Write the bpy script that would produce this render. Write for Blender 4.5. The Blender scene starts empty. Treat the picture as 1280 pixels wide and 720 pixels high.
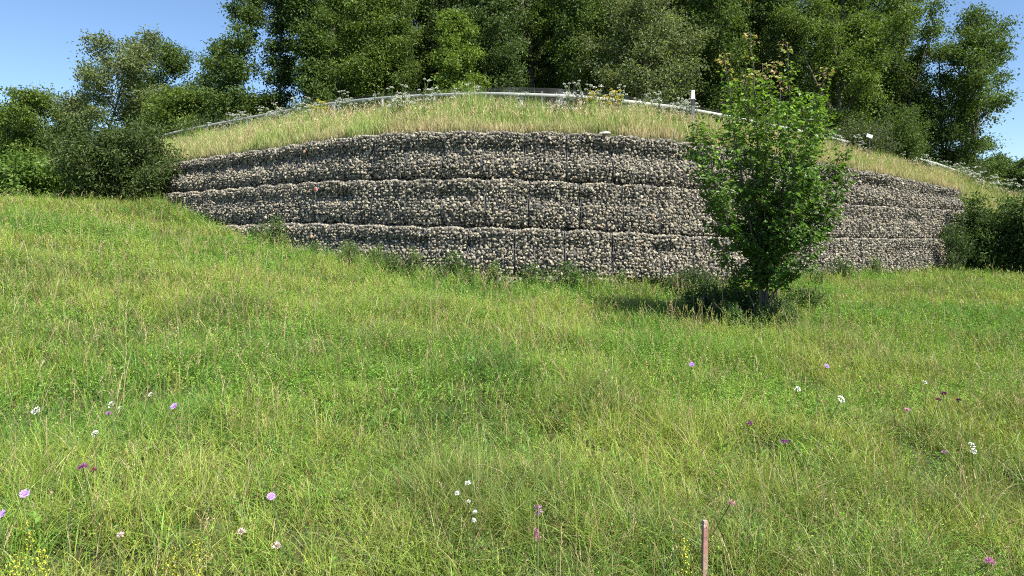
import bpy, math
import numpy as np
R_ = math.radians
C = bpy.context.scene
COL = C.collection
HC = 1.6          # eye height
HZ = 290.0        # horizon row in the photograph
F = 850.0         # focal length in photograph pixels

# ------------------------------------------------------------------ helpers
def mesh_np(name, V, polys, mats, col=None, smooth=False, mat_idx=None):
    me = bpy.data.meshes.new(name)
    V = np.asarray(V, dtype=np.float32).reshape(-1, 3)
    polys = [np.asarray(p, dtype=np.int32) for p in polys if len(p)]
    me.vertices.add(len(V)); me.vertices.foreach_set('co', V.ravel())
    loops = np.concatenate([p.ravel() for p in polys])
    tot = np.concatenate([np.full(len(p), p.shape[1], np.int32) for p in polys])
    start = np.concatenate([[0], np.cumsum(tot)[:-1]]).astype(np.int32)
    me.loops.add(len(loops)); me.loops.foreach_set('vertex_index', loops)
    me.polygons.add(len(tot)); me.polygons.foreach_set('loop_start', start)
    try: me.polygons.foreach_set('loop_total', tot)
    except Exception: pass
    if not isinstance(mats, (list, tuple)): mats = [mats]
    for m in mats: me.materials.append(m)
    if mat_idx is not None: me.polygons.foreach_set('material_index', np.asarray(mat_idx, dtype=np.int32))
    me.polygons.foreach_set('use_smooth', np.full(len(tot), bool(smooth)))
    if col is not None:
        a = me.color_attributes.new('Col', 'FLOAT_COLOR', 'POINT')
        c4 = np.ones((len(V), 4), dtype=np.float32); c4[:, :3] = col
        a.data.foreach_set('color', c4.ravel())
    me.update(calc_edges=True)
    return me

def tag(o, label=None, cat=None, group=None, kind=None):
    if label: o['label'] = label
    if cat: o['category'] = cat
    if group: o['group'] = group
    if kind: o['kind'] = kind
    return o

def obj(name, me, parent=None, loc=None):
    o = bpy.data.objects.new(name, me); COL.objects.link(o)
    if parent is not None: o.parent = parent
    if loc is not None: o.location = loc
    return o

def thing(name, label, cat, loc=(0, 0, 0), group=None):
    o = bpy.data.objects.new(name, None); COL.objects.link(o)
    o.location = loc; o.empty_display_size = 0.2
    return tag(o, label, cat, group)

def kids(o): return [c for c in list(COL.objects) if c.parent == o]
def copy_thing(root, loc, rz, sc=1.0, label=None):
    r = root.copy(); COL.objects.link(r); r.location = loc; r.rotation_euler = (0, 0, rz); r.scale = (sc, sc, sc)
    if label: r['label'] = label
    for ch in root.children:
        c = ch.copy(); COL.objects.link(c); c.parent = r
    return r

class Acc:
    """collects vertices / faces / colours into one mesh"""
    def __init__(s): s.V = []; s.P = {}; s.C = []; s.n = 0; s.M = {}
    def add(s, V, P, col=(1, 1, 1), m=0):
        V = np.asarray(V, float).reshape(-1, 3)
        P = np.asarray(P, np.int64)
        s.V.append(V)
        c = np.asarray(col, float)
        s.C.append(np.broadcast_to(c, (len(V), 3)) if c.ndim == 1 else c)
        k = P.shape[1]
        s.P.setdefault(k, []).append(P + s.n); s.M.setdefault(k, []).append(np.full(len(P), m))
        s.n += len(V)
    def mesh(s, name, mats, smooth=False, off=(0, 0, 0)):
        ks = sorted(s.P)
        return mesh_np(name, np.concatenate(s.V) - np.asarray(off, float), [np.concatenate(s.P[k]) for k in ks], mats,
                       np.concatenate(s.C), smooth, np.concatenate([np.concatenate(s.M[k]) for k in ks]))

def tube(pts, rad, n=5):
    pts = np.asarray(pts, float); rad = np.broadcast_to(np.asarray(rad, float), (len(pts),))
    T = np.gradient(pts, axis=0); T /= np.linalg.norm(T, axis=1)[:, None] + 1e-9
    ref = np.array([1.0, 0, 0]) if abs(T[0][2]) > .8 else np.array([0, 0, 1.0])
    A = np.cross(T, ref); A /= np.linalg.norm(A, axis=1)[:, None] + 1e-9
    B = np.cross(T, A)
    an = np.arange(n) * 2 * math.pi / n
    V = pts[:, None, :] + rad[:, None, None] * (np.cos(an)[None, :, None] * A[:, None, :] + np.sin(an)[None, :, None] * B[:, None, :])
    V = V.reshape(-1, 3); L = len(pts)
    i = np.arange(L - 1)[:, None] * n; j = np.arange(n)[None, :]; j2 = (j + 1) % n
    P = np.stack([i + j, i + j2, i + n + j2, i + n + j], -1).reshape(-1, 4)
    return V, P

def box(x0, x1, y0, y1, z0, z1):
    V = [(x, y, z) for z in (z0, z1) for y in (y0, y1) for x in (x0, x1)]
    P = [(0, 2, 3, 1), (4, 5, 7, 6), (0, 1, 5, 4), (2, 6, 7, 3), (0, 4, 6, 2), (1, 3, 7, 5)]
    return np.array(V, float), np.array(P)

_lat = {}
def vnoise(x, y, scale, seed):
    if seed not in _lat: _lat[seed] = np.random.default_rng(1000 + seed).random((128, 128))
    g = _lat[seed]
    u = np.asarray(x) / scale + 37.3; v = np.asarray(y) / scale + 11.7
    i = np.floor(u).astype(int); j = np.floor(v).astype(int); fu = u - i; fv = v - j
    fu = fu * fu * (3 - 2 * fu); fv = fv * fv * (3 - 2 * fv)
    a = g[i % 128, j % 128]; b = g[(i + 1) % 128, j % 128]; c = g[i % 128, (j + 1) % 128]; d = g[(i + 1) % 128, (j + 1) % 128]
    return (a * (1 - fu) + b * fu) * (1 - fv) + (c * (1 - fu) + d * fu) * fv
def fbm(x, y, s, seed): return .55 * vnoise(x, y, s, seed) + .3 * vnoise(x, y, s / 2.1, seed + 1) + .15 * vnoise(x, y, s / 4.3, seed + 2)
def sstep(a, b, x):
    t = np.clip((x - a) / (b - a), 0, 1); return t * t * (3 - 2 * t)

# ------------------------------------------------------------------ wall line and terrain
WX = np.array([-90, -45, -28, -20, -15.5, -11.8, -8.5, -6.5, -4.1, -2.2, 0, 2.8, 6.3, 9.9, 13.2, 16.4, 20, 27, 45, 90.])
WY = np.array([32, 31, 29, 27, 25.4, 23, 20.4, 18.6, 16.8, 15.5, 14.85, 15.0, 17.2, 19.9, 22.3, 24.8, 27.2, 30.5, 34, 36.])
def spline(xk, yk):
    h = np.diff(xk); m = np.diff(yk) / h
    d = np.zeros_like(yk); d[1:-1] = (m[:-1] * h[1:] + m[1:] * h[:-1]) / (h[1:] + h[:-1]); d[0] = m[0]; d[-1] = m[-1]
    def f(x):
        x = np.clip(np.asarray(x, float), xk[0], xk[-1]); i = np.clip(np.searchsorted(xk, x) - 1, 0, len(xk) - 2)
        t = (x - xk[i]) / h[i]; hh = h[i]
        return (2*t**3-3*t**2+1)*yk[i] + (t**3-2*t**2+t)*hh*d[i] + (-2*t**3+3*t**2)*yk[i+1] + (t**3-t**2)*hh*d[i+1]
    return f
wallY0 = spline(WX, WY)
_gx = np.linspace(-90, 90, 3601); _gy = wallY0(_gx)
_k = np.exp(-0.5 * (np.arange(-40, 41) / 14.0) ** 2); _k /= _k.sum()
_gy = np.convolve(np.pad(_gy, 40, mode='edge'), _k, mode='valid')
_gs = np.gradient(_gy, _gx)
def wallY(x): return np.interp(x, _gx, _gy)
def wallS(x): return np.interp(x, _gx, _gs)
def wdist(x, y): return (np.asarray(y) - wallY(x)) / np.sqrt(1 + wallS(x) ** 2)
XL, XR = -12.3, 17.6                                 # the ends of the wall
# tier boundaries (metres) against x
def rows(pp, qq, d):
    """heights of a line running parallel to the wall at distance d, from rows measured in the photograph"""
    xs = np.linspace(-30, 34, 3000); sl = wallS(xs); l = np.sqrt(1 + sl * sl); X = xs - sl / l * d; Y = wallY(xs) + d / l
    P_ = 640 + X / Y * F; o = np.argsort(P_); k = [o[np.searchsorted(P_[o], p)] for p in pp]
    return xs[k], X[k], HC + (HZ - np.array(qq, float)) / F * Y[k]
def line_fn(pp, qq, d, dz=0.0, use_x=False, extra=((), ())):
    w_, X_, Z_ = rows(pp, qq, d); xk = X_ if use_x else w_
    xk = np.r_[extra[0][::2], xk, extra[0][1::2]] if len(extra[0]) else xk
    zk = np.r_[extra[1][::2], Z_, extra[1][1::2]] if len(extra[1]) else Z_
    g = np.linspace(xk[0], xk[-1], 1500); v = spline(np.asarray(xk, float), np.asarray(zk, float))(g)
    n = max(3, int(1.2 / (g[1] - g[0]))); kk = np.hanning(2 * n + 1); kk /= kk.sum(); v = np.convolve(np.pad(v, n, mode='edge'), kk, mode='valid') + dz
    return lambda x: np.interp(x, g, v)
T3 = line_fn([212, 290, 340, 400, 450, 520, 640, 700, 800, 870, 940, 1020, 1100, 1205], [204, 192, 185, 176, 170, 166, 165, 166, 172, 179, 188, 202, 217, 238], .55)
T2 = line_fn([212, 340, 400, 520, 640, 700, 800, 870, 960, 1060, 1205], [242, 232, 228, 226, 225, 229, 232, 237, 246, 256, 264], .27)
T1 = line_fn([212, 290, 340, 400, 520, 640, 800, 870, 1060, 1205], [285, 283, 281, 281, 285, 287, 293, 297, 299, 300], .0)
T0 = line_fn([212, 340, 520, 640, 800, 870, 1060, 1205], [330, 338, 346, 348, 352, 354, 348, 338], -.1)
ZT = [lambda x: T0(x) - .9, T0, T1, T2, T3]
_rf = line_fn([180, 215, 300, 400, 480, 570, 640, 700, 800, 860, 940, 1020, 1100, 1200, 1262], [176, 166, 149, 131, 122, 117.5, 117.5, 119.5, 128, 136, 151, 168, 186, 213, 234], 3.65, -.72, True)
RX = np.array([-60, -28, -20.0] + list(np.arange(-13, 19.1, 1.0)) + [26, 34, 60.0])
RZ = np.array([3.4, 3.9, 4.3] + [float(_rf(x)) for x in np.arange(-13, 19.1, 1.0)] + [2.6, 2.2, 2.0])
ridgeZ = spline(RX, RZ)
CP = np.array([(0,0,0),(0,5,.12),(3,5,.04),(-3.8,5,.3),(0,10,.26),(3.8,10.5,.1),(-7.5,10,1.05),(-12,15,1.9),(-16.5,22,2.45),(-12.2,22.6,2.55),(-8.4,20.3,1.5),
 (-6.2,18,1.1),(-4.1,16.5,.78),(-2.2,15.1,.52),(0,14.6,.34),(2.8,14.8,.28),(4.9,15.8,.16),(8,18.3,.2),(11.5,21,.1),(16,24.5,.1),(22,27,0),(10,10,0),(8,5,0),
 (15,15,.05),(-5,0,.1),(5,0,0),(-25,25,2.5),(30,30,-.1),(-8,5,.75),(0,-10,-.2),(-20,0,1.2),(20,0,0),(-20,12,2.2),(28,10,0),(-28,-10,1.0),(28,-10,-.2),(3.5,18,.25),(-6,22,1.4),(14,28,.1)], float)
def _tps(A, B):
    r2 = ((A[:, None, :] - B[None, :, :]) ** 2).sum(-1); return .5 * r2 * np.log(r2 + 1e-9)
_n = len(CP); _A = np.zeros((_n + 3, _n + 3)); _A[:_n, :_n] = _tps(CP[:, :2], CP[:, :2]) + np.eye(_n) * 2.0
_P = np.c_[np.ones(_n), CP[:, :2]]; _A[:_n, _n:] = _P; _A[_n:, :_n] = _P.T
_w = np.linalg.solve(_A, np.r_[CP[:, 2], 0, 0, 0])
def meadowZ(x, y):
    x = np.asarray(x, float); y = np.asarray(y, float); sh = np.broadcast(x, y).shape
    q = np.c_[np.clip(np.broadcast_to(x, sh).ravel(), -28, 30), np.clip(np.broadcast_to(y, sh).ravel(), -10, 30)]
    out = np.empty(len(q))
    for a in range(0, len(q), 100000):
        b = q[a:a+100000]; out[a:a+100000] = _tps(b, CP[:, :2]) @ _w[:_n] + _w[_n] + b @ _w[_n+1:]
    return out.reshape(sh)
def ground(x, y, bumps=True):
    x = np.asarray(x, float); y = np.asarray(y, float)
    d = wdist(x, y)
    xc = np.clip(x, XL, XR)
    ztop = ZT[4](xc) - .03 - .25 * sstep(XR, XR + 5, x)
    rz = ridgeZ(x); e = np.clip((d - .8) / 2.8, 0, 1); e = e * (1.15 - .15 * e)
    U = ztop + (rz - ztop) * e + .02 * np.clip(d - 3.6, 0, 40)
    out = np.maximum(XL - x, x - XR); w = .5 + 4.5 * sstep(0, 2.5, out); s0 = .5 - 2.5 * sstep(0, 2.5, out)
    s = sstep(0, 1, (d - s0) / w)
    M = meadowZ(x, y)
    z = M * (1 - s) + U * s
    if bumps: z = z + .22 * (fbm(x, y, 1.5, 3) - .5) * np.where(np.abs(d) < .8, .3, 1)
    return z
def g1(x, y): return float(ground(np.array([x]), np.array([y]))[0])
def px(p, Y): return (p - 640) / F * Y
def pz(q, Y): return HC - (q - HZ) / F * Y
def hit(p, q, h):
    Ys = np.arange(1.8, 24, .03); Xs = (p - 640) / F * Ys
    dz = (HC - (q - HZ) / F * Ys) - (ground(Xs, Ys) + h)
    k = np.argmax(dz <= 0); return float(Xs[k]), float(Ys[k])

# ------------------------------------------------------------------ materials
def newmat(name):
    m = bpy.data.materials.new(name); m.use_nodes = True; nt = m.node_tree
    for n in list(nt.nodes): nt.nodes.remove(n)
    return m, nt, nt.nodes.new('ShaderNodeOutputMaterial')
def leaf_mat(name, trans=.35, rough=.5, spec=.25, var=.25, tint=(1.25, 1.2, .6)):
    m, nt, out = newmat(name); N = nt.nodes; L = nt.links
    a = N.new('ShaderNodeAttribute'); a.attribute_name = 'Col'
    g = N.new('ShaderNodeNewGeometry')
    mr = N.new('ShaderNodeMapRange'); mr.inputs['To Min'].default_value = 1 - var; mr.inputs['To Max'].default_value = 1 + var
    L.new(g.outputs['Random Per Island'], mr.inputs['Value'])
    mul = N.new('ShaderNodeVectorMath'); mul.operation = 'SCALE'
    L.new(a.outputs['Color'], mul.inputs[0]); L.new(mr.outputs['Result'], mul.inputs['Scale'])
    p = N.new('ShaderNodeBsdfPrincipled'); p.inputs['Roughness'].default_value = rough
    p.inputs['Specular IOR Level'].default_value = spec
    L.new(mul.outputs[0], p.inputs['Base Color'])
    t = N.new('ShaderNodeBsdfTranslucent')
    tm = N.new('ShaderNodeVectorMath'); tm.operation = 'MULTIPLY'; tm.inputs[1].default_value = tint
    L.new(mul.outputs[0], tm.inputs[0]); L.new(tm.outputs[0], t.inputs['Color'])
    mx = N.new('ShaderNodeMixShader'); mx.inputs[0].default_value = trans
    L.new(p.outputs[0], mx.inputs[1]); L.new(t.outputs[0], mx.inputs[2]); L.new(mx.outputs[0], out.inputs[0])
    return m
def solid_mat(name, c, rough=.7, metal=0.0, noise=8.0, amt=.3, bump=.0, attr=False, spec=.4):
    m, nt, out = newmat(name); N = nt.nodes; L = nt.links
    p = N.new('ShaderNodeBsdfPrincipled'); p.inputs['Roughness'].default_value = rough; p.inputs['Metallic'].default_value = metal
    p.inputs['Specular IOR Level'].default_value = spec
    tc = N.new('ShaderNodeTexCoord'); n = N.new('ShaderNodeTexNoise'); n.inputs['Scale'].default_value = noise; n.inputs['Detail'].default_value = 6
    L.new(tc.outputs['Object'], n.inputs['Vector'])
    mr = N.new('ShaderNodeMapRange'); mr.inputs['From Min'].default_value = .3; mr.inputs['From Max'].default_value = .7
    mr.inputs['To Min'].default_value = 1 - amt; mr.inputs['To Max'].default_value = 1 + amt
    L.new(n.outputs['Fac'], mr.inputs['Value'])
    mul = N.new('ShaderNodeVectorMath'); mul.operation = 'SCALE'; mul.inputs[0].default_value = c[:3]
    if attr:
        a = N.new('ShaderNodeAttribute'); a.attribute_name = 'Col'; L.new(a.outputs['Color'], mul.inputs[0])
    L.new(mr.outputs['Result'], mul.inputs['Scale']); L.new(mul.outputs[0], p.inputs['Base Color'])
    if bump:
        b = N.new('ShaderNodeBump'); b.inputs['Strength'].default_value = bump; b.inputs['Distance'].default_value = .02
        L.new(n.outputs['Fac'], b.inputs['Height']); L.new(b.outputs[0], p.inputs['Normal'])
    L.new(p.outputs[0], out.inputs[0])
    return m
M_GRASS = leaf_mat('grass_blades', .32, .45, .3, .18)
M_LEAF = leaf_mat('broadleaf', .40, .5, .25, .35, (1.2, 1.25, .5))
M_MAPLE = leaf_mat('maple_leaf', .38, .42, .35, .22)
M_PETAL = leaf_mat('petals', .3, .6, .2, .10, (1, 1, 1))
M_BARK = solid_mat('bark', (.10, .085, .065), .9, 0, 9, .45, .6)
M_BARKP = solid_mat('bark_pale', (.20, .18, .14), .85, 0, 9, .4, .5)
M_STONE = solid_mat('wall_stone', (.3, .3, .3), .85, 0, 30, .25, .3, attr=True)
M_WIRE = solid_mat('galvanised_wire', (.10, .105, .11), .8, 0, 30, .2, spec=.15)
M_RAIL = solid_mat('galvanised_rail', (.42, .42, .39), .7, 0, 3, .12, spec=.2)
M_STEEL = solid_mat('fence_steel', (.13, .135, .13), .7, 0, 5, .2, spec=.2)
M_WHITE = solid_mat('white_plastic', (.60, .61, .62), .4, 0, 5, .06)
M_BLACK = solid_mat('black_plastic', (.03, .03, .03), .5, 0, 5, .06)
M_WOOD = solid_mat('stake_wood', (.4, .25, .2), .8, 0, 25, .3, .4, attr=True)
M_RED = solid_mat('marker_red', (.62, .12, .06), .5, 0, 40, .2)
M_DRY = solid_mat('dry_stalk', (.42, .33, .2), .8, 0, 30, .3)
def ground_mat():
    m, nt, out = newmat('ground_soil'); N = nt.nodes; L = nt.links
    p = N.new('ShaderNodeBsdfPrincipled'); p.inputs['Roughness'].default_value = .95; p.inputs['Specular IOR Level'].default_value = .1
    tc = N.new('ShaderNodeTexCoord')
    n = N.new('ShaderNodeTexNoise'); n.inputs['Scale'].default_value = 9; n.inputs['Detail'].default_value = 8; n.inputs['Roughness'].default_value = .7
    L.new(tc.outputs['Object'], n.inputs['Vector'])
    r = N.new('ShaderNodeValToRGB'); e = r.color_ramp.elements
    e[0].position = .35; e[0].color = (.02, .026, .01, 1); e[1].position = .68; e[1].color = (.10, .11, .04, 1)
    L.new(n.outputs['Fac'], r.inputs[0]); L.new(r.outputs[0], p.inputs['Base Color'])
    b = N.new('ShaderNodeBump'); b.inputs['Strength'].default_value = .8; b.inputs['Distance'].default_value = .05
    L.new(n.outputs['Fac'], b.inputs['Height']); L.new(b.outputs[0], p.inputs['Normal'])
    L.new(p.outputs[0], out.inputs[0]); return m
M_GROUND = ground_mat()

# ------------------------------------------------------------------ ground sheet
def axis(a, b, step, far):
    core = np.arange(a, b + 1e-6, step); o = [b]; i = [a]; s = step
    while o[-1] < far: s *= 1.35; o.append(o[-1] + s)
    s = step
    while i[-1] > -far: s *= 1.35; i.append(i[-1] - s)
    return np.array(i[:0:-1] + list(core) + o[1:])
gx = axis(-24, 26, .2, 600); gy = axis(-2, 34, .2, 600)
GX, GY = np.meshgrid(gx, gy); GZ = ground(GX, GY)
ni, nj = GX.shape
i = np.arange(ni - 1)[:, None] * nj + np.arange(nj - 1)[None, :]
gp = np.stack([i, i + 1, i + nj + 1, i + nj], -1).reshape(-1, 4)
tag(obj('ground', mesh_np('ground', np.stack([GX, GY, GZ], -1), [gp], M_GROUND, smooth=True)), kind='structure')

# ------------------------------------------------------------------ stones
def ico(sub):
    t = (1 + 5 ** .5) / 2
    V = [(-1,t,0),(1,t,0),(-1,-t,0),(1,-t,0),(0,-1,t),(0,1,t),(0,-1,-t),(0,1,-t),(t,0,-1),(t,0,1),(-t,0,-1),(-t,0,1)]
    Fs = [(0,11,5),(0,5,1),(0,1,7),(0,7,10),(0,10,11),(1,5,9),(5,11,4),(11,10,2),(10,7,6),(7,1,8),(3,9,4),(3,4,2),(3,2,6),(3,6,8),(3,8,9),(4,9,5),(2,4,11),(6,2,10),(8,6,7),(9,8,1)]
    V = [np.array(v) / np.linalg.norm(v) for v in V]
    for _ in range(sub):
        c = {}; nf = []
        def mid(a, b):
            k = (min(a, b), max(a, b))
            if k not in c: v = V[a] + V[b]; V.append(v / np.linalg.norm(v)); c[k] = len(V) - 1
            return c[k]
        for a, b, d in Fs:
            x, y, z = mid(a, b), mid(b, d), mid(d, a); nf += [(a, x, z), (b, y, x), (d, z, y), (x, y, z)]
        Fs = nf
    return np.array(V), np.array(Fs)
I0 = ico(0); I1 = ico(1)
rg = np.random.default_rng(5)
def stone_shapes(base, n):
    out = []
    for _ in range(n):
        v = base[0].copy()
        for _ in range(8):                            # planar cuts give facets
            a = rg.normal(size=3); a /= np.linalg.norm(a); k = rg.uniform(.50, .82)
            dd = v @ a; v = v - np.where(dd > k, dd - k, 0)[:, None] * a
        out.append(v * (1 + rg.uniform(-.07, .07, (len(v), 1))))
    return np.array(out)
S1 = stone_shapes(I1, 24); S0 = stone_shapes(I0, 24)
def rotmats(rng, n):
    q = rng.normal(size=(n, 4)); q /= np.linalg.norm(q, axis=1)[:, None]; w, x, y, z = q.T
    return np.stack([1-2*(y*y+z*z), 2*(x*y-z*w), 2*(x*z+y*w), 2*(x*y+z*w), 1-2*(x*x+z*z), 2*(y*z-x*w), 2*(x*z-y*w), 2*(y*z+x*w), 1-2*(x*x+y*y)], -1).reshape(n, 3, 3)
PAL = np.array([(.44,.405,.30),(.39,.36,.265),(.335,.31,.235),(.285,.27,.21),(.22,.21,.175),(.145,.14,.125),(.52,.485,.385),(.37,.295,.19),(.09,.088,.08),(.30,.285,.245)])
PP = np.array([.14,.15,.13,.12,.13,.10,.07,.04,.06,.06]); PP /= PP.sum()
def stones(acc, rng, pos, r, shapes, faces, dark=1.0):
    n = len(pos); k = rng.integers(0, len(shapes), n)
    sc = r[:, None] * np.stack([rng.uniform(.95, 1.35, n), rng.uniform(.8, 1.05, n), rng.uniform(.6, .9, n)], -1)
    v = shapes[k] * sc[:, None, :]
    v = np.einsum('nij,nkj->nki', rotmats(rng, n), v) + pos[:, None, :]
    nv = shapes.shape[1]
    P = faces[None] + (np.arange(n) * nv)[:, None, None]
    c = (PAL * .80 * .8 + .2 * .235)[rng.choice(len(PAL), n, p=PP)] * np.array([1.05, 1.0, .92]) * rng.uniform(.8, 1.15, (n, 1)) * dark
    acc.add(v.reshape(-1, 3), P.reshape(-1, 3), np.repeat(c, nv, 0))

# ------------------------------------------------------------------ gabion wall
ax_ = np.linspace(XL, XR, 4000); ay_ = wallY(ax_)
as_ = np.r_[0, np.cumsum(np.hypot(np.diff(ax_), np.diff(ay_)))]
STOT = as_[-1]
def cpos(s):
    x = np.interp(s, as_, ax_); y = wallY(x); sl = wallS(x); l = np.sqrt(1 + sl * sl)
    return x, y, sl / l, -1 / l                        # outward normal (towards the meadow)
SETB = [.16, 0.0, -.27, -.55]
def surf(s, v, tier, cell_u, depth=0.0):
    """point on the bellied front face of a tier"""
    x, y, nx, ny = cpos(s)
    z0 = ZT[tier](x); z1 = ZT[tier + 1](x); z = z0 + (z1 - z0) * v
    n1 = fbm(s, v * .5 + tier * 9, 2.3, 20); n2 = fbm(s, v * .9 + tier * 5, .65, 26)
    if tier == 3:
        b = .13 * np.exp(-((v - .30 - .1 * (n1 - .5)) / .2) ** 2) * np.clip(2.6 * n1 - .55, 0, 1.4) - .14 * np.exp(-((v - .68) / .16) ** 2) * np.clip(2.6 * n1 - .5, 0, 1.4)
    else:
        b = .06 * np.exp(-((v - .38) / .26) ** 2) * (.3 + n1) - .17 * np.exp(-((v - .70) / .17) ** 2) * np.clip(n2 * 3.4 - 1.3, 0, 1.5)
    b = b + .20 * (n2 - .5)
    b = b - .10 * np.clip((v - .90) / .10, 0, 1) ** 2 - .24 * np.clip((.11 - v) / .11, 0, 1) ** 1.3
    e = np.minimum(cell_u, 1 - cell_u)
    b = b - .12 * np.clip((.06 - e) / .06, 0, 1)
    o = SETB[tier] + b - depth
    z = z + (.05 * np.sin(cell_u * math.pi) - .02) * np.clip((v - .6) / .4, 0, 1)
    return np.stack([x + nx * o, y + ny * o, z], -1)
wall = thing('gabion_wall', 'long curved retaining wall of stone filled wire baskets stacked in three tiers', 'stone wall', (0, 15.0, .3))
woff = (0, 15.0, .3); wall['kind'] = 'thing'
NB = 33; bw = STOT / NB
rngw = np.random.default_rng(11)
for tier in (0, 1, 2, 3):
    offs = [.35, .0, .5, .2][tier]
    edges = np.arange(0, NB + 1) * bw
    jit = rngw.uniform(-.06, .06, len(edges)) + (offs - .25) * .6; jit[0] = 0; jit[-1] = 0
    edges = edges + jit
    for b in range(NB):
        s0, s1 = edges[b], edges[b + 1]
        xm = np.interp((s0 + s1) / 2, as_, ax_)
        if tier == 1 and xm < -9.6: continue
        if tier == 0 and not (-2.6 < xm < 2.9): continue
        w = s1 - s0; acc = Acc()
        def P(u, v, dep=0.0): return surf(s0 + u * w, v, tier, u, dep)
        # core, coloured dark to stand for the shade in the gaps between stones
        nu, nv_ = 6, 8
        U = np.linspace(.004, .996, nu); Vv = np.linspace(.01, .985, nv_)
        cols = []
        for u in U:
            fr = P(np.full(nv_, u), Vv, .125)
            top = P(np.array([u]), np.array([.985]), .95); bot = P(np.array([u]), np.array([.01]), .95)
            cols.append(np.concatenate([fr, top, bot]))
        m_ = nv_ + 2; CV = np.concatenate(cols)
        pl = [(a * m_ + k, (a + 1) * m_ + k, (a + 1) * m_ + (k + 1) % m_, a * m_ + (k + 1) % m_) for a in range(nu - 1) for k in range(m_)]
        acc.add(CV, pl, (.10, .092, .078))
        acc.add(CV[:m_], [list(range(m_))], (.10, .092, .078)); acc.add(CV[-m_:], [list(range(m_))[::-1]], (.10, .092, .078))
        # front stones
        sp = .066
        a, c = max(3, int(w / sp)), max(3, int((ZT[tier + 1](xm) - ZT[tier](xm)) / sp))
        uu, vv = np.meshgrid((np.arange(a) + .5) / a, (np.arange(c) + .5) / c)
        uu = uu + (np.arange(c) % 2)[:, None] * .5 / a - .25 / a
        n = uu.size
        uu = np.clip(uu.ravel() + rngw.uniform(-.33, .33, n) / a, .035, .965); vv = np.clip(vv.ravel() + rngw.uniform(-.33, .33, n) / c, .01, .985)
        stones(acc, rngw, P(uu, vv, .035 + rngw.uniform(-.025, .06, n)), rngw.uniform(.026, .049, n), S1, I1[1])
        n2 = int(n * .6); stones(acc, rngw, P(rngw.uniform(.01, .99, n2), rngw.uniform(.01, .98, n2), rngw.uniform(.09, .13, n2)), rngw.uniform(.035, .05, n2), S0, I0[1], .85)  # recessed fill stones, shade of the gaps put into their darker colour
        # ledge on top
        dmax = .36 if tier < 3 else .50
        c2 = int(dmax / .085); uu, dd = np.meshgrid((np.arange(a) + .5) / a, (np.arange(c2) + .5) / c2 * dmax)
        n = uu.size; uu = np.clip(uu.ravel() + rngw.uniform(-.3, .3, n) / a, .015, .985); dd = dd.ravel() + rngw.uniform(-.02, .02, n)
        pp = P(uu, np.full(n, .985), dd); pp[:, 2] += rngw.uniform(-.02, .012, n)
        stones(acc, rngw, pp, rngw.uniform(.036, .05, n), S1, I1[1])
        bo = obj('gabion_basket', acc.mesh('basket_stones', M_STONE, off=woff), wall)
        # wire cage of this basket
        wa = Acc(); vs = np.linspace(0, .985, 13)
        def wire(p, r):
            V, Q = tube(p, r, 3); wa.add(V, Q)
        for u in np.linspace(0.02, .98, 11):
            edge = u < .03 or u > .97
            pts = P(np.full(13, u), vs, -.022 if not edge else -.03)
            back = P(np.array([u]), np.array([1.0]), dmax * .9) + np.array([0, 0, .02])
            wire(np.concatenate([pts, P(np.array([u]), np.array([1.0]), .03) + np.array([0, 0, .035]), back]), .0075 if edge else .0016)
        us = np.linspace(0.02, .98, 7)
        for v in np.linspace(.02, .985, 11):
            edge = v < .03 or v > .98
            wire(P(us, np.full(7, v), -.024), .005 if edge else .0014)
        obj('wire_mesh', wa.mesh('basket_wire', M_WIRE, off=woff), bo)

# flat stone and marks on the wall
def lone_stone(name, label, loc, scale, col, mat=M_STONE):
    v = S1[3] * np.array(scale); a = Acc(); a.add(v, I1[1], col)
    return tag(obj(name, a.mesh(name, mat), loc=loc), label, 'stone')
Yt = 15.55
lone_stone('flat_stone', 'flat pale stone slab lying on top edge of the wall', (px(757, Yt), Yt, float(ZT[4](2.0)) + .045), (.19, .12, .05), (.42, .38, .33))
def on_wall(p, q, tier, out=.05):
    best = None
    for s in np.arange(0, STOT, .03):
        for v in (np.arange(.02, 1, .04)):
            P3 = surf(np.array([s]), np.array([v]), tier, np.array([.5]))[0]
            e = abs(640 + P3[0] / P3[1] * F - p) + abs(HZ - (P3[2] - HC) / P3[1] * F - q)
            if best is None or e < best[0]: best = (e, s, v, P3)
    _, s, v, P3 = best; x, y, nx, ny = cpos(s)
    return P3 + np.array([nx, ny, 0]) * out, np.array([nx, ny, 0.0])
def disc(c, n, r, t, k=14):
    n = n / np.linalg.norm(n); side = np.cross(n, [0, 0, 1]); side /= np.linalg.norm(side); up = np.cross(side, n)
    an = np.arange(k) * 2 * math.pi / k
    ring = c + r * (np.cos(an)[:, None] * side + np.sin(an)[:, None] * up)
    V = np.concatenate([ring, ring + n * t, [c + n * t * 1.6]])
    Q = [(i, (i + 1) % k, k + (i + 1) % k, k + i) for i in range(k)]; T = [(k + i, k + (i + 1) % k, 2 * k) for i in range(k)]
    return V, Q, T
P3, nn = on_wall(397, 238, 2, .06)
mk = thing('survey_marker', 'small round red marker with pale rim on a thin rod against the middle tier', 'marker', tuple(P3))
a = Acc(); V, Q, T = disc(P3, nn, .075, .008); a.add(V, Q); a.add(V, T); obj('rim', a.mesh('rim', M_WHITE, off=P3), mk)
a = Acc(); V, Q, T = disc(P3 + nn * .010, nn, .055, .012); a.add(V, Q); a.add(V, T); obj('plate', a.mesh('plate', M_RED, off=P3), mk)
P4, n4 = on_wall(398, 280, 2, .07)
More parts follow.
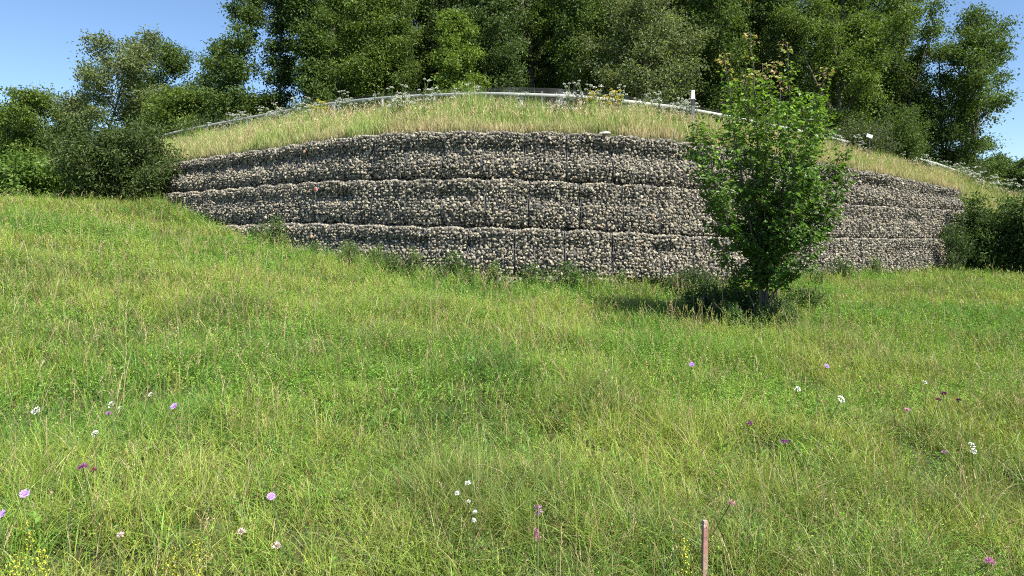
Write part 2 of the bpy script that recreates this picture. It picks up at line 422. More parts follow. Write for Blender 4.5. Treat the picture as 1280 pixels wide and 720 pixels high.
a = Acc(); V, Q = tube([P3 - [0, 0, .06], (P3 + P4) / 2 + n4 * .05, P4], .009, 6); a.add(V, Q); obj('rod', a.mesh('rod', M_STEEL, off=P3), mk)
P3, nn = on_wall(381, 189, 3, .01)
lone_stone('red_stone', 'faded brick red stone in the top tier of the wall above the red marker', tuple(P3), (.075, .06, .06), (.40, .19, .14))
P3, nn = on_wall(390, 296, 1, .01)
lone_stone('red_stone', 'dusty pink stone in the lowest tier of the wall near the grass edge', tuple(P3), (.075, .06, .06), (.42, .28, .22))

# ------------------------------------------------------------------ guardrail, fence, posts on the ridge
def ridge_pts(x0, x1, d, n):
    xs = np.linspace(x0, x1, n); sl = wallS(xs); l = np.sqrt(1 + sl * sl)
    X = xs - sl / l * d; Y = wallY(xs) + d / l
    return X, Y, np.stack([sl / l, -1 / l], -1)
X, Y, NN = ridge_pts(-17, 24, 3.65, 90)
Zr = ridgeZ(X) + .74
gr = thing('guardrail', 'pale galvanised steel guardrail curving along the top of the grass slope', 'guardrail', (0, 18.6, 4.6)); go = (0, 18.6, 4.6)
prof = [(-.02, -.16), (.05, -.12), (.05, -.07), (-.01, -.02), (-.01, .02), (.05, .07), (.05, .12), (-.02, .16), (-.03, .16), (.04, .115), (.04, .075), (-.02, .02), (-.02, -.02), (.04, -.075), (.04, -.115), (-.03, -.16)]
def sweep(X, Y, Z, NN, prof):
    k = len(prof); V = []
    for x, y, z, n in zip(X, Y, Z, NN):
        for a_, b_ in prof: V.append((x + n[0] * a_, y + n[1] * a_, z + b_))
    Q = [(i * k + j, i * k + (j + 1) % k, (i + 1) * k + (j + 1) % k, (i + 1) * k + j) for i in range(len(X) - 1) for j in range(k)]
    return np.array(V), Q
prof = [(.035, -.038), (.045, -.015), (.045, .015), (.035, .038), (-.02, .038), (-.02, -.038)]
a = Acc(); V, Q = sweep(X, Y, Zr - .03, NN, prof); a.add(V, Q); a2 = Acc(); V, Q = sweep(X, Y, Zr - .36, NN, [(.03, -.018), (.03, .018), (0, .018), (0, -.018)]); a2.add(V, Q)
obj('lower_rail', a2.mesh('lower_rail', M_RAIL, off=go), gr); obj('rail', a.mesh('rail', M_RAIL, off=go), gr)
def curve_posts(parent, name, xs, d, zbase, h, wd, mat, off):
    for x in xs:
        xx, yy, n_ = ridge_pts(x, x, d, 1); z = float(zbase(xx[0]))
        V, Q = box(-wd / 2, wd / 2, -wd * .6, wd * .6, -.4, h)
        V = V + [xx[0], yy[0], z]; a = Acc(); a.add(V, Q); obj(name, a.mesh(name, mat, off=off), parent)
curve_posts(gr, 'post', np.arange(-16.5, 24, 2.0), 3.72, ridgeZ, .76, .09, M_RAIL, go)
fn = thing('mesh_fence', 'low grey wire mesh fence standing just behind the guardrail', 'fence', (0, 19.2, 4.6)); fo = (0, 19.2, 4.6)
X, Y, NN = ridge_pts(-12, 13, 4.5, 1400); Zf = ridgeZ(X)
a = Acc()
FH = 1.08
for k in range(0, 1400, 2):
    V, Q = tube([(X[k], Y[k], Zf[k] + .02), (X[k], Y[k], Zf[k] + FH)], .0013, 3); a.add(V, Q)
for hh in list(np.arange(.08, FH, .1)) + [FH]:
    V, Q = tube(np.stack([X[::20], Y[::20], Zf[::20] + hh], -1), .0025, 3); a.add(V, Q)
obj('mesh_panel', a.mesh('mesh_panel', M_STEEL, off=fo), fn)
curve_posts(fn, 'post', np.arange(-12, 13, 2.5), 4.53, ridgeZ, 1.0, .05, M_STEEL, fo)
# delineator post
Yd = 19.9; xd = px(866, Yd); zt = pz(113, Yd)
dl = thing('delineator_post', 'white roadside marker post with dark band beside the guardrail', 'marker post', (xd, Yd, zt - 1.0))
def post_bits(z0, z1, w, taper=1.0):
    V, Q = box(-w / 2, w / 2, -w * .4, w * .4, z0, z1); V[4:, :2] *= taper; return V, Q
for nm, z0, z1, m_, w in (('shaft', -.3, .55, M_STEEL, .10), ('black_band', .55, .74, M_BLACK, .104), ('cap', .74, 1.0, M_WHITE, .115)):
    a = Acc(); V, Q = post_bits(z0, z1, w, .8 if nm == 'cap' else 1); a.add(V, Q); obj(nm, a.mesh(nm, m_), dl)
# small white plate on the right
Ys = 24.2; xs_ = px(1087, Ys); zs = pz(170, Ys)
sg = thing('small_sign', 'small blank white plate tilted on a thin post right of the young tree', 'sign', (xs_, Ys, zs - .9))
a = Acc(); V, Q = box(-.11, .11, -.006, .006, -.06, .06); c_, s_ = math.cos(R_(-20)), math.sin(R_(-20))
V = np.stack([V[:, 0] * c_ - V[:, 2] * s_, V[:, 1], V[:, 0] * s_ + V[:, 2] * c_ + .9], -1); a.add(V, Q); obj('plate', a.mesh('plate', M_WHITE), sg)
a = Acc(); V, Q = tube([(0, .03, -.1), (0, .03, .95)], .010, 6); a.add(V, Q); obj('post', a.mesh('post', M_STEEL), sg)

def ridge_xy(p, d):
    xs = np.linspace(-20, 26, 900); sl = wallS(xs); l = np.sqrt(1 + sl * sl); X = xs - sl / l * d; Y = wallY(xs) + d / l
    k = np.argmin(np.abs(640 + X / Y * F - p)); return float(X[k]), float(Y[k])

# ------------------------------------------------------------------ trees
def leaves(acc, rng, P, L, col, up=.8, wr=.55, D=None, fold=.15, m=0):
    """small folded pointed leaves at P"""
    n = len(P); L = np.broadcast_to(L, (n,))
    if D is None:
        D = rng.normal(size=(n, 3)); D[:, 2] -= .25
    D = D / (np.linalg.norm(D, axis=1)[:, None] + 1e-9)
    N = rng.normal(size=(n, 3)) * .6; N[:, 2] += up
    S = np.cross(D, N); S /= np.linalg.norm(S, axis=1)[:, None] + 1e-9; N = np.cross(S, D)
    Lc = L[:, None]; base = P; tip = P + D * Lc; mid = P + D * Lc * .45
    l = mid + S * Lc * wr * .5 + N * Lc * fold; r = mid - S * Lc * wr * .5 + N * Lc * fold
    V = np.stack([base, l, tip, r], 1).reshape(-1, 3); k = np.arange(n) * 4
    T = np.concatenate([np.stack([k, k + 1, k + 2], -1), np.stack([k, k + 2, k + 3], -1)])
    acc.add(V, T, np.repeat(col, 4, 0), m)
def bent(rng, p, d, L, n=5, up=.25, wob=.12):
    pts = [np.array(p, float)]; d = np.array(d, float)
    for _ in range(n):
        d = d / np.linalg.norm(d) + rng.normal(size=3) * wob + np.array([0, 0, up / n * 1.5]); d /= np.linalg.norm(d)
        pts.append(pts[-1] + d * L / n)
    return np.array(pts)
def gen_tree(seed, H, R, cb=.12, nleaf=24000, leaf=.15, col=(.06, .10, .025), var=.25, nl=34, rise=.5, tr=None, shape='oval', sig=.30, bark=M_BARK, fork=0, gap=0.0, droop=0):
    rng = np.random.default_rng(seed); tr = tr or H * .013
    T = Acc(); Lf = Acc(); cl = []
    stems = [bent(rng, (0, 0, -.4), (rng.normal() * .04, rng.normal() * .04, 1), H * .97 + .4, 12, .0, .045)]
    srad = [tr]
    for k in range(fork):
        i0 = int(rng.integers(3, 7)); a_ = rng.uniform(0, 6.28)
        stems.append(bent(rng, stems[0][i0], (math.cos(a_) * .4, math.sin(a_) * .4, 1), H * (1 - i0 / 12) * .9, 9, .2, .06)); srad.append(tr * .6)
    for st, r0 in zip(stems, srad):
        V, Q = tube(st, np.linspace(r0, r0 * .08, len(st)) * np.r_[1.35, np.ones(len(st) - 1)], 8); T.add(V, Q)
    def env(t):                                   # t = 0 at crown base, 1 at the top
        if shape == 'cone': return .25 + .9 * (1 - t) ** .8
        if shape == 'column': return (.75 + .25 * math.sin(t * 3.1)) * min(1, (1.02 - t) * 4) ** .5
        return max(.12, (4 * (t * .86 + .10) * (1 - t * .9)) ** .5) * .98
    for k in range(nl):
        t = (k + rng.random()) / nl
        st = stems[rng.integers(0, len(stems))] if fork and t > .35 else stems[0]
        zt_ = H * (cb + (1 - cb) * t) * .97
        j = np.interp(zt_, st[:, 2], np.arange(len(st))); p = np.array([np.interp(j, np.arange(len(st)), st[:, q]) for q in range(3)])
        if rng.random() < gap: continue
        az = k * 2.399 + rng.uniform(-.5, .5); el = rise * (.3 + .9 * t)
        d = (math.cos(az), math.sin(az), math.tan(min(el, 1.2)))
        Ll = R * env(t) * rng.uniform(.72, 1.12)
        lp = bent(rng, p, d, Ll, 6, .3 - droop, .14)
        V, Q = tube(lp, np.linspace(tr * .33 * (1.1 - .7 * t) + .012, .008, 7), 5); T.add(V, Q)
        ns = max(4, int(3 + Ll * 2.4))
        for q in range(ns):
            u = (.22 + .78 * (q + rng.random()) / ns) * 6; i_ = min(int(u), 5); sp_ = lp[i_] + (lp[i_ + 1] - lp[i_]) * (u - i_)
            dr = lp[i_ + 1] - lp[i_]; dr = dr / np.linalg.norm(dr); a2 = rng.normal(size=3); a2[2] = abs(a2[2]) * .5 - droop
            sl_ = (.30 * Ll * (1.15 - u / 6) + .28) * rng.uniform(.7, 1.2)
            s2 = bent(rng, sp_, dr + a2 * .8, sl_, 3, .2 - droop, .2)
            V, Q = tube(s2, np.linspace(.014, .005, 4), 3); T.add(V, Q)
            for w_ in range(3):
                c_ = s2[1 + w_] + rng.normal(size=3) * .08
                cl.append((c_, rng.uniform(.7, 1.2)))
    # top tuft
    for st in stems:
        for _ in range(6): cl.append((st[-1] + rng.normal(size=3) * np.array([.2, .2, .3]), .8))
    cp = np.array([c[0] for c in cl]); cs = np.array([c[1] for c in cl]); m_ = len(cp)
    rad = np.percentile(np.hypot(cp[:, 0], cp[:, 1]), 93); fx = R / rad; fz = (H - .15) / cp[:, 2].max()
    cp = cp * [fx, fx, fz]
    for i_ in range(len(T.V)): T.V[i_] = T.V[i_] * [fx, fx, fz]
    k = rng.integers(0, m_, nleaf)
    off = np.clip(rng.normal(size=(nleaf, 3)), -1.7, 1.7) * sig * cs[k][:, None] * np.array([1, 1, .55])
    P = cp[k] + off; P = P[P[:, 2] > .05]; k = k[:len(P)]
    ccl = 1 + rng.uniform(-var, var, m_)
    cc = np.array(col)[None] * (ccl[rng.integers(0, m_, len(P))] * .3 + .7 * ccl[k])[:, None] * rng.uniform(.85, 1.15, (len(P), 1))
    yl = rng.random(len(P)) < .12; cc[yl] *= np.array([1.5, 1.3, .9])
    leaves(Lf, rng, P, leaf * rng.uniform(.6, 1.25, len(P)), cc, up=.7)
    return T, Lf, bark
def place_tree(name, label, cat, x, y, args, group=None, rz=0.0):
    T, Lf, bark = gen_tree(**args)
    t = thing(name, label, cat, (x, y, g1(x, y) - .05), group); t.rotation_euler = (0, 0, rz)
    obj('trunk', T.mesh('trunk', bark), t); obj('crown', Lf.mesh('crown', M_LEAF), t)
    return t
G1 = (.092, .145, .036); G2 = (.116, .175, .036); G3 = (.145, .215, .040); G4 = (.145, .185, .080); G5 = (.078, .126, .040)
# trees standing against the sky on the left and on the right, and the front row of the wood
TREES = [
 # name, label, px, top row, Y, R, colour, extra
 ('broadleaf_tree', 'low rounded tree at the far left edge behind the pale hedge', 12, 130, 40, 2.3, G2, dict(leaf=.17)),
 ('broadleaf_tree', 'dark rounded tree with ragged top, second from the left edge', 62, 108, 38, 2.2, G2, dict()),
 ('broadleaf_tree', 'tall grey green broad tree rising above the olive bush on the left', 124, 30, 36, 2.7, G4, dict(nl=30, gap=.1, nleaf=20000)),
 ('broadleaf_tree', 'dark domed tree between the grey green tree and the bare topped tree', 190, 40, 40, 2.2, G1, dict(nleaf=20000)),
 ('understorey_tree', 'low bushy tree in front of the dark domed tree on the left', 224, 104, 34, 1.7, G2, dict(cb=.04)),
 ('slender_tree', 'thin crowned tree with bare dead twigs left of the tall ivy clad tree', 252, 46, 35, 1.3, G1, dict(nleaf=7500, nl=26, gap=.1)),
 ('slender_tree', 'tall narrow dark tree with open top against the sky, left of the gap', 284, -40, 33, 1.5, G1, dict(nl=44, nleaf=15000, gap=.16, sig=.25, shape='column')),
 ('slender_tree', 'tall narrow tree standing alone between two gaps of sky', 347, -45, 34, .9, G5, dict(nl=44, nleaf=14000, gap=.16, sig=.25, shape='column')),
 ('understorey_tree', 'low leafy tree filling the gap under the two narrow trees', 318, 112, 34, 1.4, G2, dict(cb=.04, nleaf=12000)),
 ('forest_tree', 'tall loose leaved tree at the left end of the dense wood', 402, -60, 33, 1.3, G1, dict(shape='column', nl=46)),
 ('forest_tree', 'mid green tree above the white flowers on the left part of the ridge', 452, -60, 34, 1.6, G2, dict(nl=44)),
 ('forest_tree', 'dark tree behind the fence, left of the bright hornbeam', 512, -60, 35, 1.7, G1, dict(nl=44)),
 ('hornbeam_tree', 'bright green conical young tree standing before the dark wood', 574, -5, 31, 1.6, G3, dict(shape='cone', nleaf=22000, rise=.25, sig=.22)),
 ('forest_tree', 'very dark tree right behind the middle of the guardrail', 632, -60, 34, 1.7, G5, dict(nl=44)),
 ('pale_trunk_tree', 'dark crowned tree with visible pale grey trunk behind the guardrail', 708, -80, 33, 1.9, G1, dict(cb=.38, nl=38, nleaf=16000, bark=M_BARKP, tr=.17)),
 ('forest_tree', 'dark tree just right of the pale trunked tree', 752, -60, 36, 1.6, G5, dict(nl=44)),
 ('willow_tree', 'large light green willow like tree left of the young maple', 812, -30, 31, 2.6, G4, dict(nl=52, nleaf=32000, droop=.15, leaf=.14)),
 ('forest_tree', 'dense dark tree directly behind the top of the young maple', 905, -60, 35, 2.0, G1, dict(nl=46)),
 ('forest_tree', 'dark green tree between the young maple and the big oak', 972, -50, 36, 1.8, G5, dict(nl=44)),
 ('oak_tree', 'big spreading oak with visible dark limbs right of the young maple', 1052, -15, 34, 2.7, G2, dict(nl=40, nleaf=27000, gap=.12, fork=3, tr=.26)),
 ('slender_tree', 'open tree with bare lower trunk, left one of the right hand group', 1138, 2, 37, 2.1, G1, dict(nl=32, nleaf=14000, gap=.15, fork=2)),
 ('broadleaf_tree', 'tall tree with forked trunk in the middle of the right hand group', 1180, 8, 38, 2.7, G1, dict(nl=34, nleaf=17000, gap=.12, fork=2)),
 ('broadleaf_tree', 'wide tree with ragged outline at the right end of the wood', 1216, 38, 37, 2.4, G1, dict(nl=32, nleaf=18000, gap=.1, fork=2)),
 ('broadleaf_tree', 'small dark distant tree low at the right edge of the photo', 1268, 192, 55, 2.6, G5, dict(leaf=.2)),
 ('broadleaf_tree', 'low dark tree filling the foot of the right hand group', 1160, 110, 38, 2.2, G5, dict(cb=.04)),
]
for i_, (nm, lb, p_, top, Yt_, R__, c_, ex) in enumerate(TREES):
    x_ = px(p_, Yt_); gz = g1(x_, Yt_); H_ = pz(top, Yt_) - gz
    a_ = dict(seed=200 + i_, H=max(H_, 2), R=R__, col=c_); a_.update(ex)
    place_tree(nm, lb, 'tree', x_, Yt_, a_)
# the deeper rows of the wood: copies of three kinds
rngf = np.random.default_rng(77)
srcs = []
for k in range(3):
    srcs.append(place_tree('forest_tree', 'dark tree deep in the wood behind the front row', 'tree', [-8, 2, 11][k] * 1.0, 41 + k, dict(seed=400 + k, H=17, R=[1.9, 2.2, 1.7][k], cb=.05, col=[G5, G1, G2][k], nleaf=[20000, 22000, 18000][k], nl=48, leaf=[.15, .18, .14][k], shape=['column', 'oval', 'cone'][k], rise=[.5, .5, .2][k]), 'trees packed deep in the wood'))
used = [(-8, 41), (2, 42), (11, 43)]
for Yb, ps in ((39, range(398, 1110, 44)), (44, range(405, 1110, 42)), (50, range(400, 1110, 38))):
    for p_ in ps:
        x_ = px(p_ + rngf.uniform(-12, 12), Yb); y_ = Yb + rngf.uniform(-1.2, 1.2)
        if any(math.hypot(x_ - a_, y_ - b_) < 1.2 for a_, b_ in used): continue
        used.append((x_, y_)); s_ = rngf.uniform(.9, 1.15)
        copy_thing(srcs[rngf.integers(0, 3)], (x_, y_, g1(x_, y_) - .05), rngf.uniform(0, 6.28), s_)
for p_, Yb, s_ in ((95, 46, .45), (165, 45, .45), (20, 48, .35), (1200, 48, .55), (1150, 47, .6), (1100, 46, .9), (300, 46, .33)):
    x_ = px(p_, Yb); copy_thing(srcs[rngf.integers(0, 3)], (x_, Yb, g1(x_, Yb) - .05), rngf.uniform(0, 6.28), s_, 'dark low tree showing through the gaps between the skyline trees')
# bushes
def gen_bush(seed, H, R, nleaf, leaf, col, nst=26, var=.25, wr=.4, sig=.16, asp=1.0):
    rng = np.random.default_rng(seed); T = Acc(); Lf = Acc(); cl = []
    for k in range(nst):
        az = k * 2.399; rr = math.sqrt((k + .5) / nst); el = 1 - rr * .75
        d = (math.cos(az) * rr * R * asp, math.sin(az) * rr * R, H * (.25 + .8 * math.sqrt(max(0, 1 - rr * rr)) + .1))
        L = np.linalg.norm(d) * rng.uniform(.82, 1.1)
        st = bent(rng, (math.cos(az) * rr * .3 * R, math.sin(az) * rr * .3 * R, -.1), d, L, 7, .1, .09)
        V, Q = tube(st, np.linspace(.03, .006, 8), 5); T.add(V, Q)
        for q in range(26):
            u = (.12 + .88 * rng.random()) * 7; i_ = min(int(u), 6); p = st[i_] + (st[i_ + 1] - st[i_]) * (u - i_)
            s2 = bent(rng, p, rng.normal(size=3) + np.array([0, 0, .5]), R * .3 * rng.uniform(.5, 1.2), 3, .2, .2)
            V, Q = tube(s2, np.linspace(.008, .003, 4), 3); T.add(V, Q)
            for w_ in range(1, 4): cl.append(s2[w_])
    cp = np.array(cl); fx = R * .93 / np.percentile(np.hypot(cp[:, 0] / asp, cp[:, 1]), 93); fz = H * .97 / cp[:, 2].max(); cp = cp * [fx, fx, fz]
    for i_ in range(len(T.V)): T.V[i_] = T.V[i_] * [fx, fx, fz]
    k = rng.integers(0, len(cp), nleaf); P = cp[k] + rng.normal(size=(nleaf, 3)) * sig * np.array([1, 1, .7])
    P = P[P[:, 2] > .03]; k = k[:len(P)]; cv = 1 + rng.uniform(-var, var, len(cp))
    cc = np.array(col)[None] * cv[k][:, None] * rng.uniform(.85, 1.2, (len(P), 1))
    leaves(Lf, rng, P, leaf * rng.uniform(.6, 1.3, len(P)), cc, up=.5, wr=wr)
    return T, Lf
def place_bush(name, label, x, y, **kw):
    T, Lf = gen_bush(**kw); t = thing(name, label, 'bush', (x, y, g1(x, y) - .05))
    obj('stems', T.mesh('stems', M_BARK), t); obj('foliage', Lf.mesh('foliage', M_LEAF), t); return t
place_bush('olive_bush', 'large dark olive bush at the left end of the wall', px(146, 23.2), 23.2, seed=1, H=3.0, R=1.85, nleaf=42000, leaf=.13, col=(.080, .118, .034), nst=40)
place_bush('hedge_bush', 'bright green bush with large leaves at the far left edge', px(30, 24.5), 24.5, seed=2, H=2.0, R=1.75, nleaf=17000, leaf=.14, col=(.115, .190, .036), nst=34, wr=.7, asp=1.2)
place_bush('hedge_bush', 'green bush mostly cut off by the left edge of the photo', px(-40, 25), 25, seed=12, H=2.2, R=1.6, nleaf=9000, leaf=.14, col=(.080, .140, .030), nst=24, wr=.7)
place_bush('dark_bush', 'dark green rounded bush at the right end of the wall', px(1262, 23.6), 23.6, seed=3, H=3.0, R=1.55, nleaf=50000, leaf=.13, col=(.070, .115, .030), nst=40)
place_bush('dark_bush', 'dark bush cut off by the right edge of the photo', px(1345, 24), 24, seed=13, H=2.6, R=1.6, nleaf=16000, leaf=.09, col=(.062, .098, .028), nst=26)
place_bush('light_bush', 'small bright green bush on the ridge below the right hand trees', px(1120, 29.5), 29.5, seed=4, H=3.1, R=1.3, nleaf=14000, leaf=.12, col=(.085, .135, .028), nst=26)
place_bush('light_bush', 'small light bush behind the guardrail under the big oak', px(1075, 27.5), 27.5, seed=6, H=1.9, R=1.2, nleaf=9000, leaf=.11, col=(.095, .125, .050), nst=20)
place_bush('light_bush', 'little yellow green bush showing over the middle of the fence', px(597, 21.2), 21.2, seed=7, H=1.25, R=.5, nleaf=2500, leaf=.08, col=(.11, .18, .03), nst=12)
place_bush('bramble_bush', 'low dark bramble left of the foot of the young maple', px(893, 11.8), 11.8, seed=8, H=.66, R=.58, nleaf=6500, leaf=.06, col=(.062, .105, .026), nst=18, sig=.08)
place_bush('bramble_bush', 'dark leafy undergrowth right around the foot of the young maple', px(935, 11.0), 11.0, seed=18, H=.72, R=.50, nleaf=6500, leaf=.06, col=(.06, .105, .024), nst=18, sig=.08)
place_bush('shrub', 'low leafy growth right of the foot of the young maple', px(1000, 12.2), 12.2, seed=19, H=.62, R=.5, nleaf=4000, leaf=.06, col=(.08, .14, .03), nst=16, sig=.09)
place_bush('willow_sapling', 'slender pale willow sapling in front of the right end of the wall', px(1194, 23.0), 23.0, seed=9, H=2.15, R=.38, nleaf=3000, leaf=.09, col=(.10, .15, .06), nst=8, wr=.22, sig=.09)
place_bush('shrub', 'low green shrub against the foot of the wall beside the maple', px(868, 14.6), 14.6, seed=10, H=.75, R=.55, nleaf=5000, leaf=.06, col=(.06, .10, .03), nst=16, sig=.09)
for k, (p_, Yb, h_, r_, lb) in enumerate([(395, 25, 1.2, .9, 'low scrub behind the fence at the left part of the ridge'), (470, 24.5, 1.3, 1.0, 'low scrub behind the fence below the mid green tree'), (655, 24, 1.0, .9, 'low scrub behind the middle of the fence'), (770, 24, 1.4, .9, 'low scrub behind the fence beside the yellow flowers'), (870, 25, 1.6, 1.1, 'low scrub behind the marker post'), (265, 29, 1.5, 1.4, 'low scrub at the left end of the guardrail'), (1000, 26, 1.6, 1.2, 'low scrub behind the guardrail right of the maple top'), (1195, 33, 1.6, 1.5, 'low scrub at the foot of the trees on the right')]):
    place_bush('scrub_bush', lb, px(p_, Yb), Yb, seed=30 + k, H=h_, R=r_, nleaf=6500, leaf=.10, col=(.065, .10, .03), nst=18)

# leafy weeds along the foot of the wall
wsrc = []
for k in range(3):
    t_, l_ = gen_bush(seed=70 + k, H=.62 + .12 * k, R=.28, nleaf=1500, leaf=.055, col=[(.10, .19, .035), (.085, .16, .03), (.14, .22, .05)][k], nst=9, sig=.05)
    wsrc.append((t_.mesh('stems', M_BARK), l_.mesh('foliage', M_LEAF)))
rw_ = np.random.default_rng(31)
for p_ in (318, 352, 396, 432, 446, 470, 498, 520, 548, 566, 590, 622, 660, 706, 742, 776, 800, 838, 1022, 1046, 1098, 1150, 1172):
    p_ += rw_.uniform(-8, 8); x_, y_ = ridge_xy(p_, -rw_.uniform(.3, .9)); k = rw_.integers(0, 3)
    t = thing('weed_clump', 'leafy green weed growing up against the foot of the wall', 'weed', (x_, y_, g1(x_, y_) - .04), 'weeds along the foot of the wall')
    t.rotation_euler = (0, 0, rw_.uniform(0, 6.28)); sc_ = rw_.uniform(.55, 1.15); t.scale = (sc_, sc_, sc_)
    obj('stems', wsrc[k][0], t); obj('foliage', wsrc[k][1], t)

for p_, Yb in ((918, 10.3), (936, 10.1), (955, 10.15), (972, 10.3), (988, 10.7), (905, 11.0)):
    k = rw_.integers(0, 3); x_ = px(p_, Yb)
    t = thing('weed_clump', 'leafy green weed crowding the foot of the young maple', 'weed', (x_, Yb, g1(x_, Yb) - .04), 'weeds around the foot of the young maple')
    t.rotation_euler = (0, 0, rw_.uniform(0, 6.28)); sc_ = rw_.uniform(.5, .8); t.scale = (sc_, sc_, sc_)
    obj('stems', wsrc[k][0], t); obj('foliage', wsrc[k][1], t)

# ------------------------------------------------------------------ the young maple
def maple():
    rng = np.random.default_rng(42)
    Yb = 10.5; bx = px(953, Yb); by = Yb; bz = g1(bx, by)
    T = Acc(); Lf = Acc()
    def W(p, q, dy): return np.array([px(p, Yb) - bx, dy, pz(q, Yb) - bz])
    def path(pts, n):
        pts = np.array(pts); t = np.linspace(0, len(pts) - 1, n); k = np.arange(len(pts))
        o = np.stack([np.interp(t, k, pts[:, j]) for j in range(3)], -1)
        for _ in range(2): o[1:-1] = (o[:-2] + o[1:-1] * 2 + o[2:]) / 4
        return o + rng.normal(size=o.shape) * .008 * (np.arange(n) > 0)[:, None]
    b0 = np.array([0, 0, -.1])
    leaders = [
     ([b0, W(952, 330, 0), W(950, 200, .05), W(938, 38, 0)], .040, 1.0),
     ([b0, W(945, 330, -.1), W(915, 200, -.25), W(897, 72, -.3)], .024, .8),
     ([b0, W(950, 340, .1), W(930, 190, .3), W(915, 62, .35)], .024, .8),
     ([b0, W(958, 330, .1), W(965, 190, .3), W(962, 72, .3)], .024, .8),
     ([b0, W(960, 330, -.1), W(978, 180, -.3), W(976, 60, -.25)], .026, .9),
     ([W(955, 330, 0), W(985, 260, .1), W(1012, 180, .1), W(1038, 84, .1)], .020, .45),
     ([W(955, 310, 0), W(988, 240, -.4), W(996, 180, -.5), W(1000, 130, -.5)], .020, .7),
     ([W(950, 320, 0), W(915, 270, .5), W(890, 200, .6), W(884, 140, .6)], .020, .7),
     ([W(952, 330, 0), W(905, 290, -.3), W(880, 230, -.5), W(876, 170, -.5)], .020, .7),
     ([W(956, 310, 0), W(995, 285, -.2), W(1022, 262, -.3), W(1048, 222, -.35)], .016, .55),
     ([W(956, 300, 0), W(1005, 265, .1), W(1035, 235, .1), W(1056, 190, .1)], .014, .55),
     ([W(956, 320, 0), W(1000, 305, 0), W(1025, 292, 0), W(1046, 262, .1)], .014, .55),
     ([W(956, 330, 0), W(1000, 300, .4), W(1020, 260, .6), W(1035, 215, .7)], .016, .6),
     ([b0, W(935, 362, 0), W(910, 335, -.1), W(888, 285, -.15)], .014, .6),
     ([b0, W(972, 366, .1), W(985, 335, .2), W(1002, 285, .25)], .014, .6),
     ([b0, W(958, 365, -.2), W(980, 335, -.6), W(990, 285, -.9)], .014, .6),
     ([b0, W(955, 350, 0), W(980, 200, .3), W(988, 84, .35)], .014, .6),
     ([b0, W(950, 350, 0), W(930, 200, -.3), W(922, 95, -.35)], .014, .6),
     ([b0, W(952, 350, 0), W(945, 200, -.4), W(952, 85, -.45)], .014, .6),
     ([W(955, 340, 0), W(970, 290, -.5), W(965, 220, -.8), W(958, 150, -.75)], .018, .7),
     ([W(955, 340, 0), W(960, 290, .5), W(950, 220, .85), W(945, 150, .8)], .018, .7),
    ]
    second = [np.array([.20, .05, -.1]), np.array([.26, .05, .35]), np.array([.2, .05, 1.0])]
    V, Q = tube(second, [.016, .013, .01], 6); T.add(V, Q)
    P, D, A = [], [], []
    Ht = 4.6
    for pts, r0, vig in leaders:
        lp = path(pts, 22); V, Q = tube(lp, np.linspace(r0, .004, 22), 6); T.add(V, Q)
        for u in np.arange(.10, 1.0, .0125):
            f = u * 21; i_ = min(int(f), 20); p = lp[i_] + (lp[i_ + 1] - lp[i_]) * (f - i_)
            z = p[2] / Ht
            if z < .13 or rng.random() < .14 - .06 * (z > .62): continue
            az = rng.uniform(0, 6.28)
            Ll = np.interp(z, [.05, .12, .3, .55, .72, .85, 1.0], [.22, .34, .44, .43, .37, .26, .17]) * rng.uniform(.3, 1.35) * (.6 + .4 * vig)
            if u > .8: Ll *= .55
            if pts[-1][2] < 2.6: Ll *= .7
            d = np.array([math.cos(az), math.sin(az), rng.uniform(.15, .9)])
            tw = bent(rng, p, d, Ll, 4, .25, .15)
            V, Q = tube(tw, np.linspace(.005, .002, 5), 3); T.add(V, Q)
            nlv = max(2, int(Ll / .033))
            for q in range(nlv):
                g = (q + .6) / nlv * 4; k_ = min(int(g), 3); pp = tw[k_] + (tw[k_ + 1] - tw[k_]) * (g - k_)
                for sgn in (0, 1):
                    a3 = az + (1.1 if sgn else -1.1) + rng.normal() * .4
                    dd = np.array([math.cos(a3), math.sin(a3), rng.uniform(-.7, .25)])
                    P.append(pp + dd * .035 + rng.normal(size=3) * .01); D.append(dd); A.append(np.clip((z - .50) * 1.15 + (u > .93) * .4 * (z > .75) + rng.normal() * .14, 0, 1.2))
    P = np.array(P); D = np.array(D); A = np.array(A)
    out = np.array([(0,0),(.10,-.10),(.30,-.16),(.42,-.48),(.50,-.30),(.66,-.34),(.72,-.14),(1.0,0)])   # half outline
    n = len(P); s = rng.uniform(.050, .094, n) * (1 - .15 * np.clip(A, 0, 1))
    N = rng.normal(size=(n, 3)) * .38; N[:, 2] += 1; N[:, 1] -= .15
    D = D / np.linalg.norm(D, axis=1)[:, None]; S = np.cross(D, N); S /= np.linalg.norm(S, axis=1)[:, None]; N = np.cross(S, D)
    side = []
    for sg_ in (-1, 1):
        o = out.copy(); o[:, 1] *= sg_
        v = P[:, None] + s[:, None, None] * (o[None, :, 0, None] * D[:, None] + o[None, :, 1, None] * S[:, None] + (np.abs(o[:, 1]) * .35 - o[:, 0] ** 2 * .2)[None, :, None] * N[:, None])
        side.append(v)
    oldc = np.array((.078, .155, .026)); midc = np.array((.165, .29, .034)); newc = np.array((.32, .34, .09)); pk = np.array((.40, .25, .14))
    c = np.where((A < .35)[:, None], oldc + (midc - oldc) * np.clip(A / .35, 0, 1)[:, None], midc + (newc - midc) * np.clip((A - .45) / .45, 0, 1)[:, None])
    sel = (A > .62) & (rng.random(n) < .4); c[sel] = pk
    c = c * rng.uniform(.75, 1.3, (n, 1)); br = rng.random(n) < .10; c[br & (A < .5)] *= np.array([1.7, 1.6, 1.1])
    k = len(out)
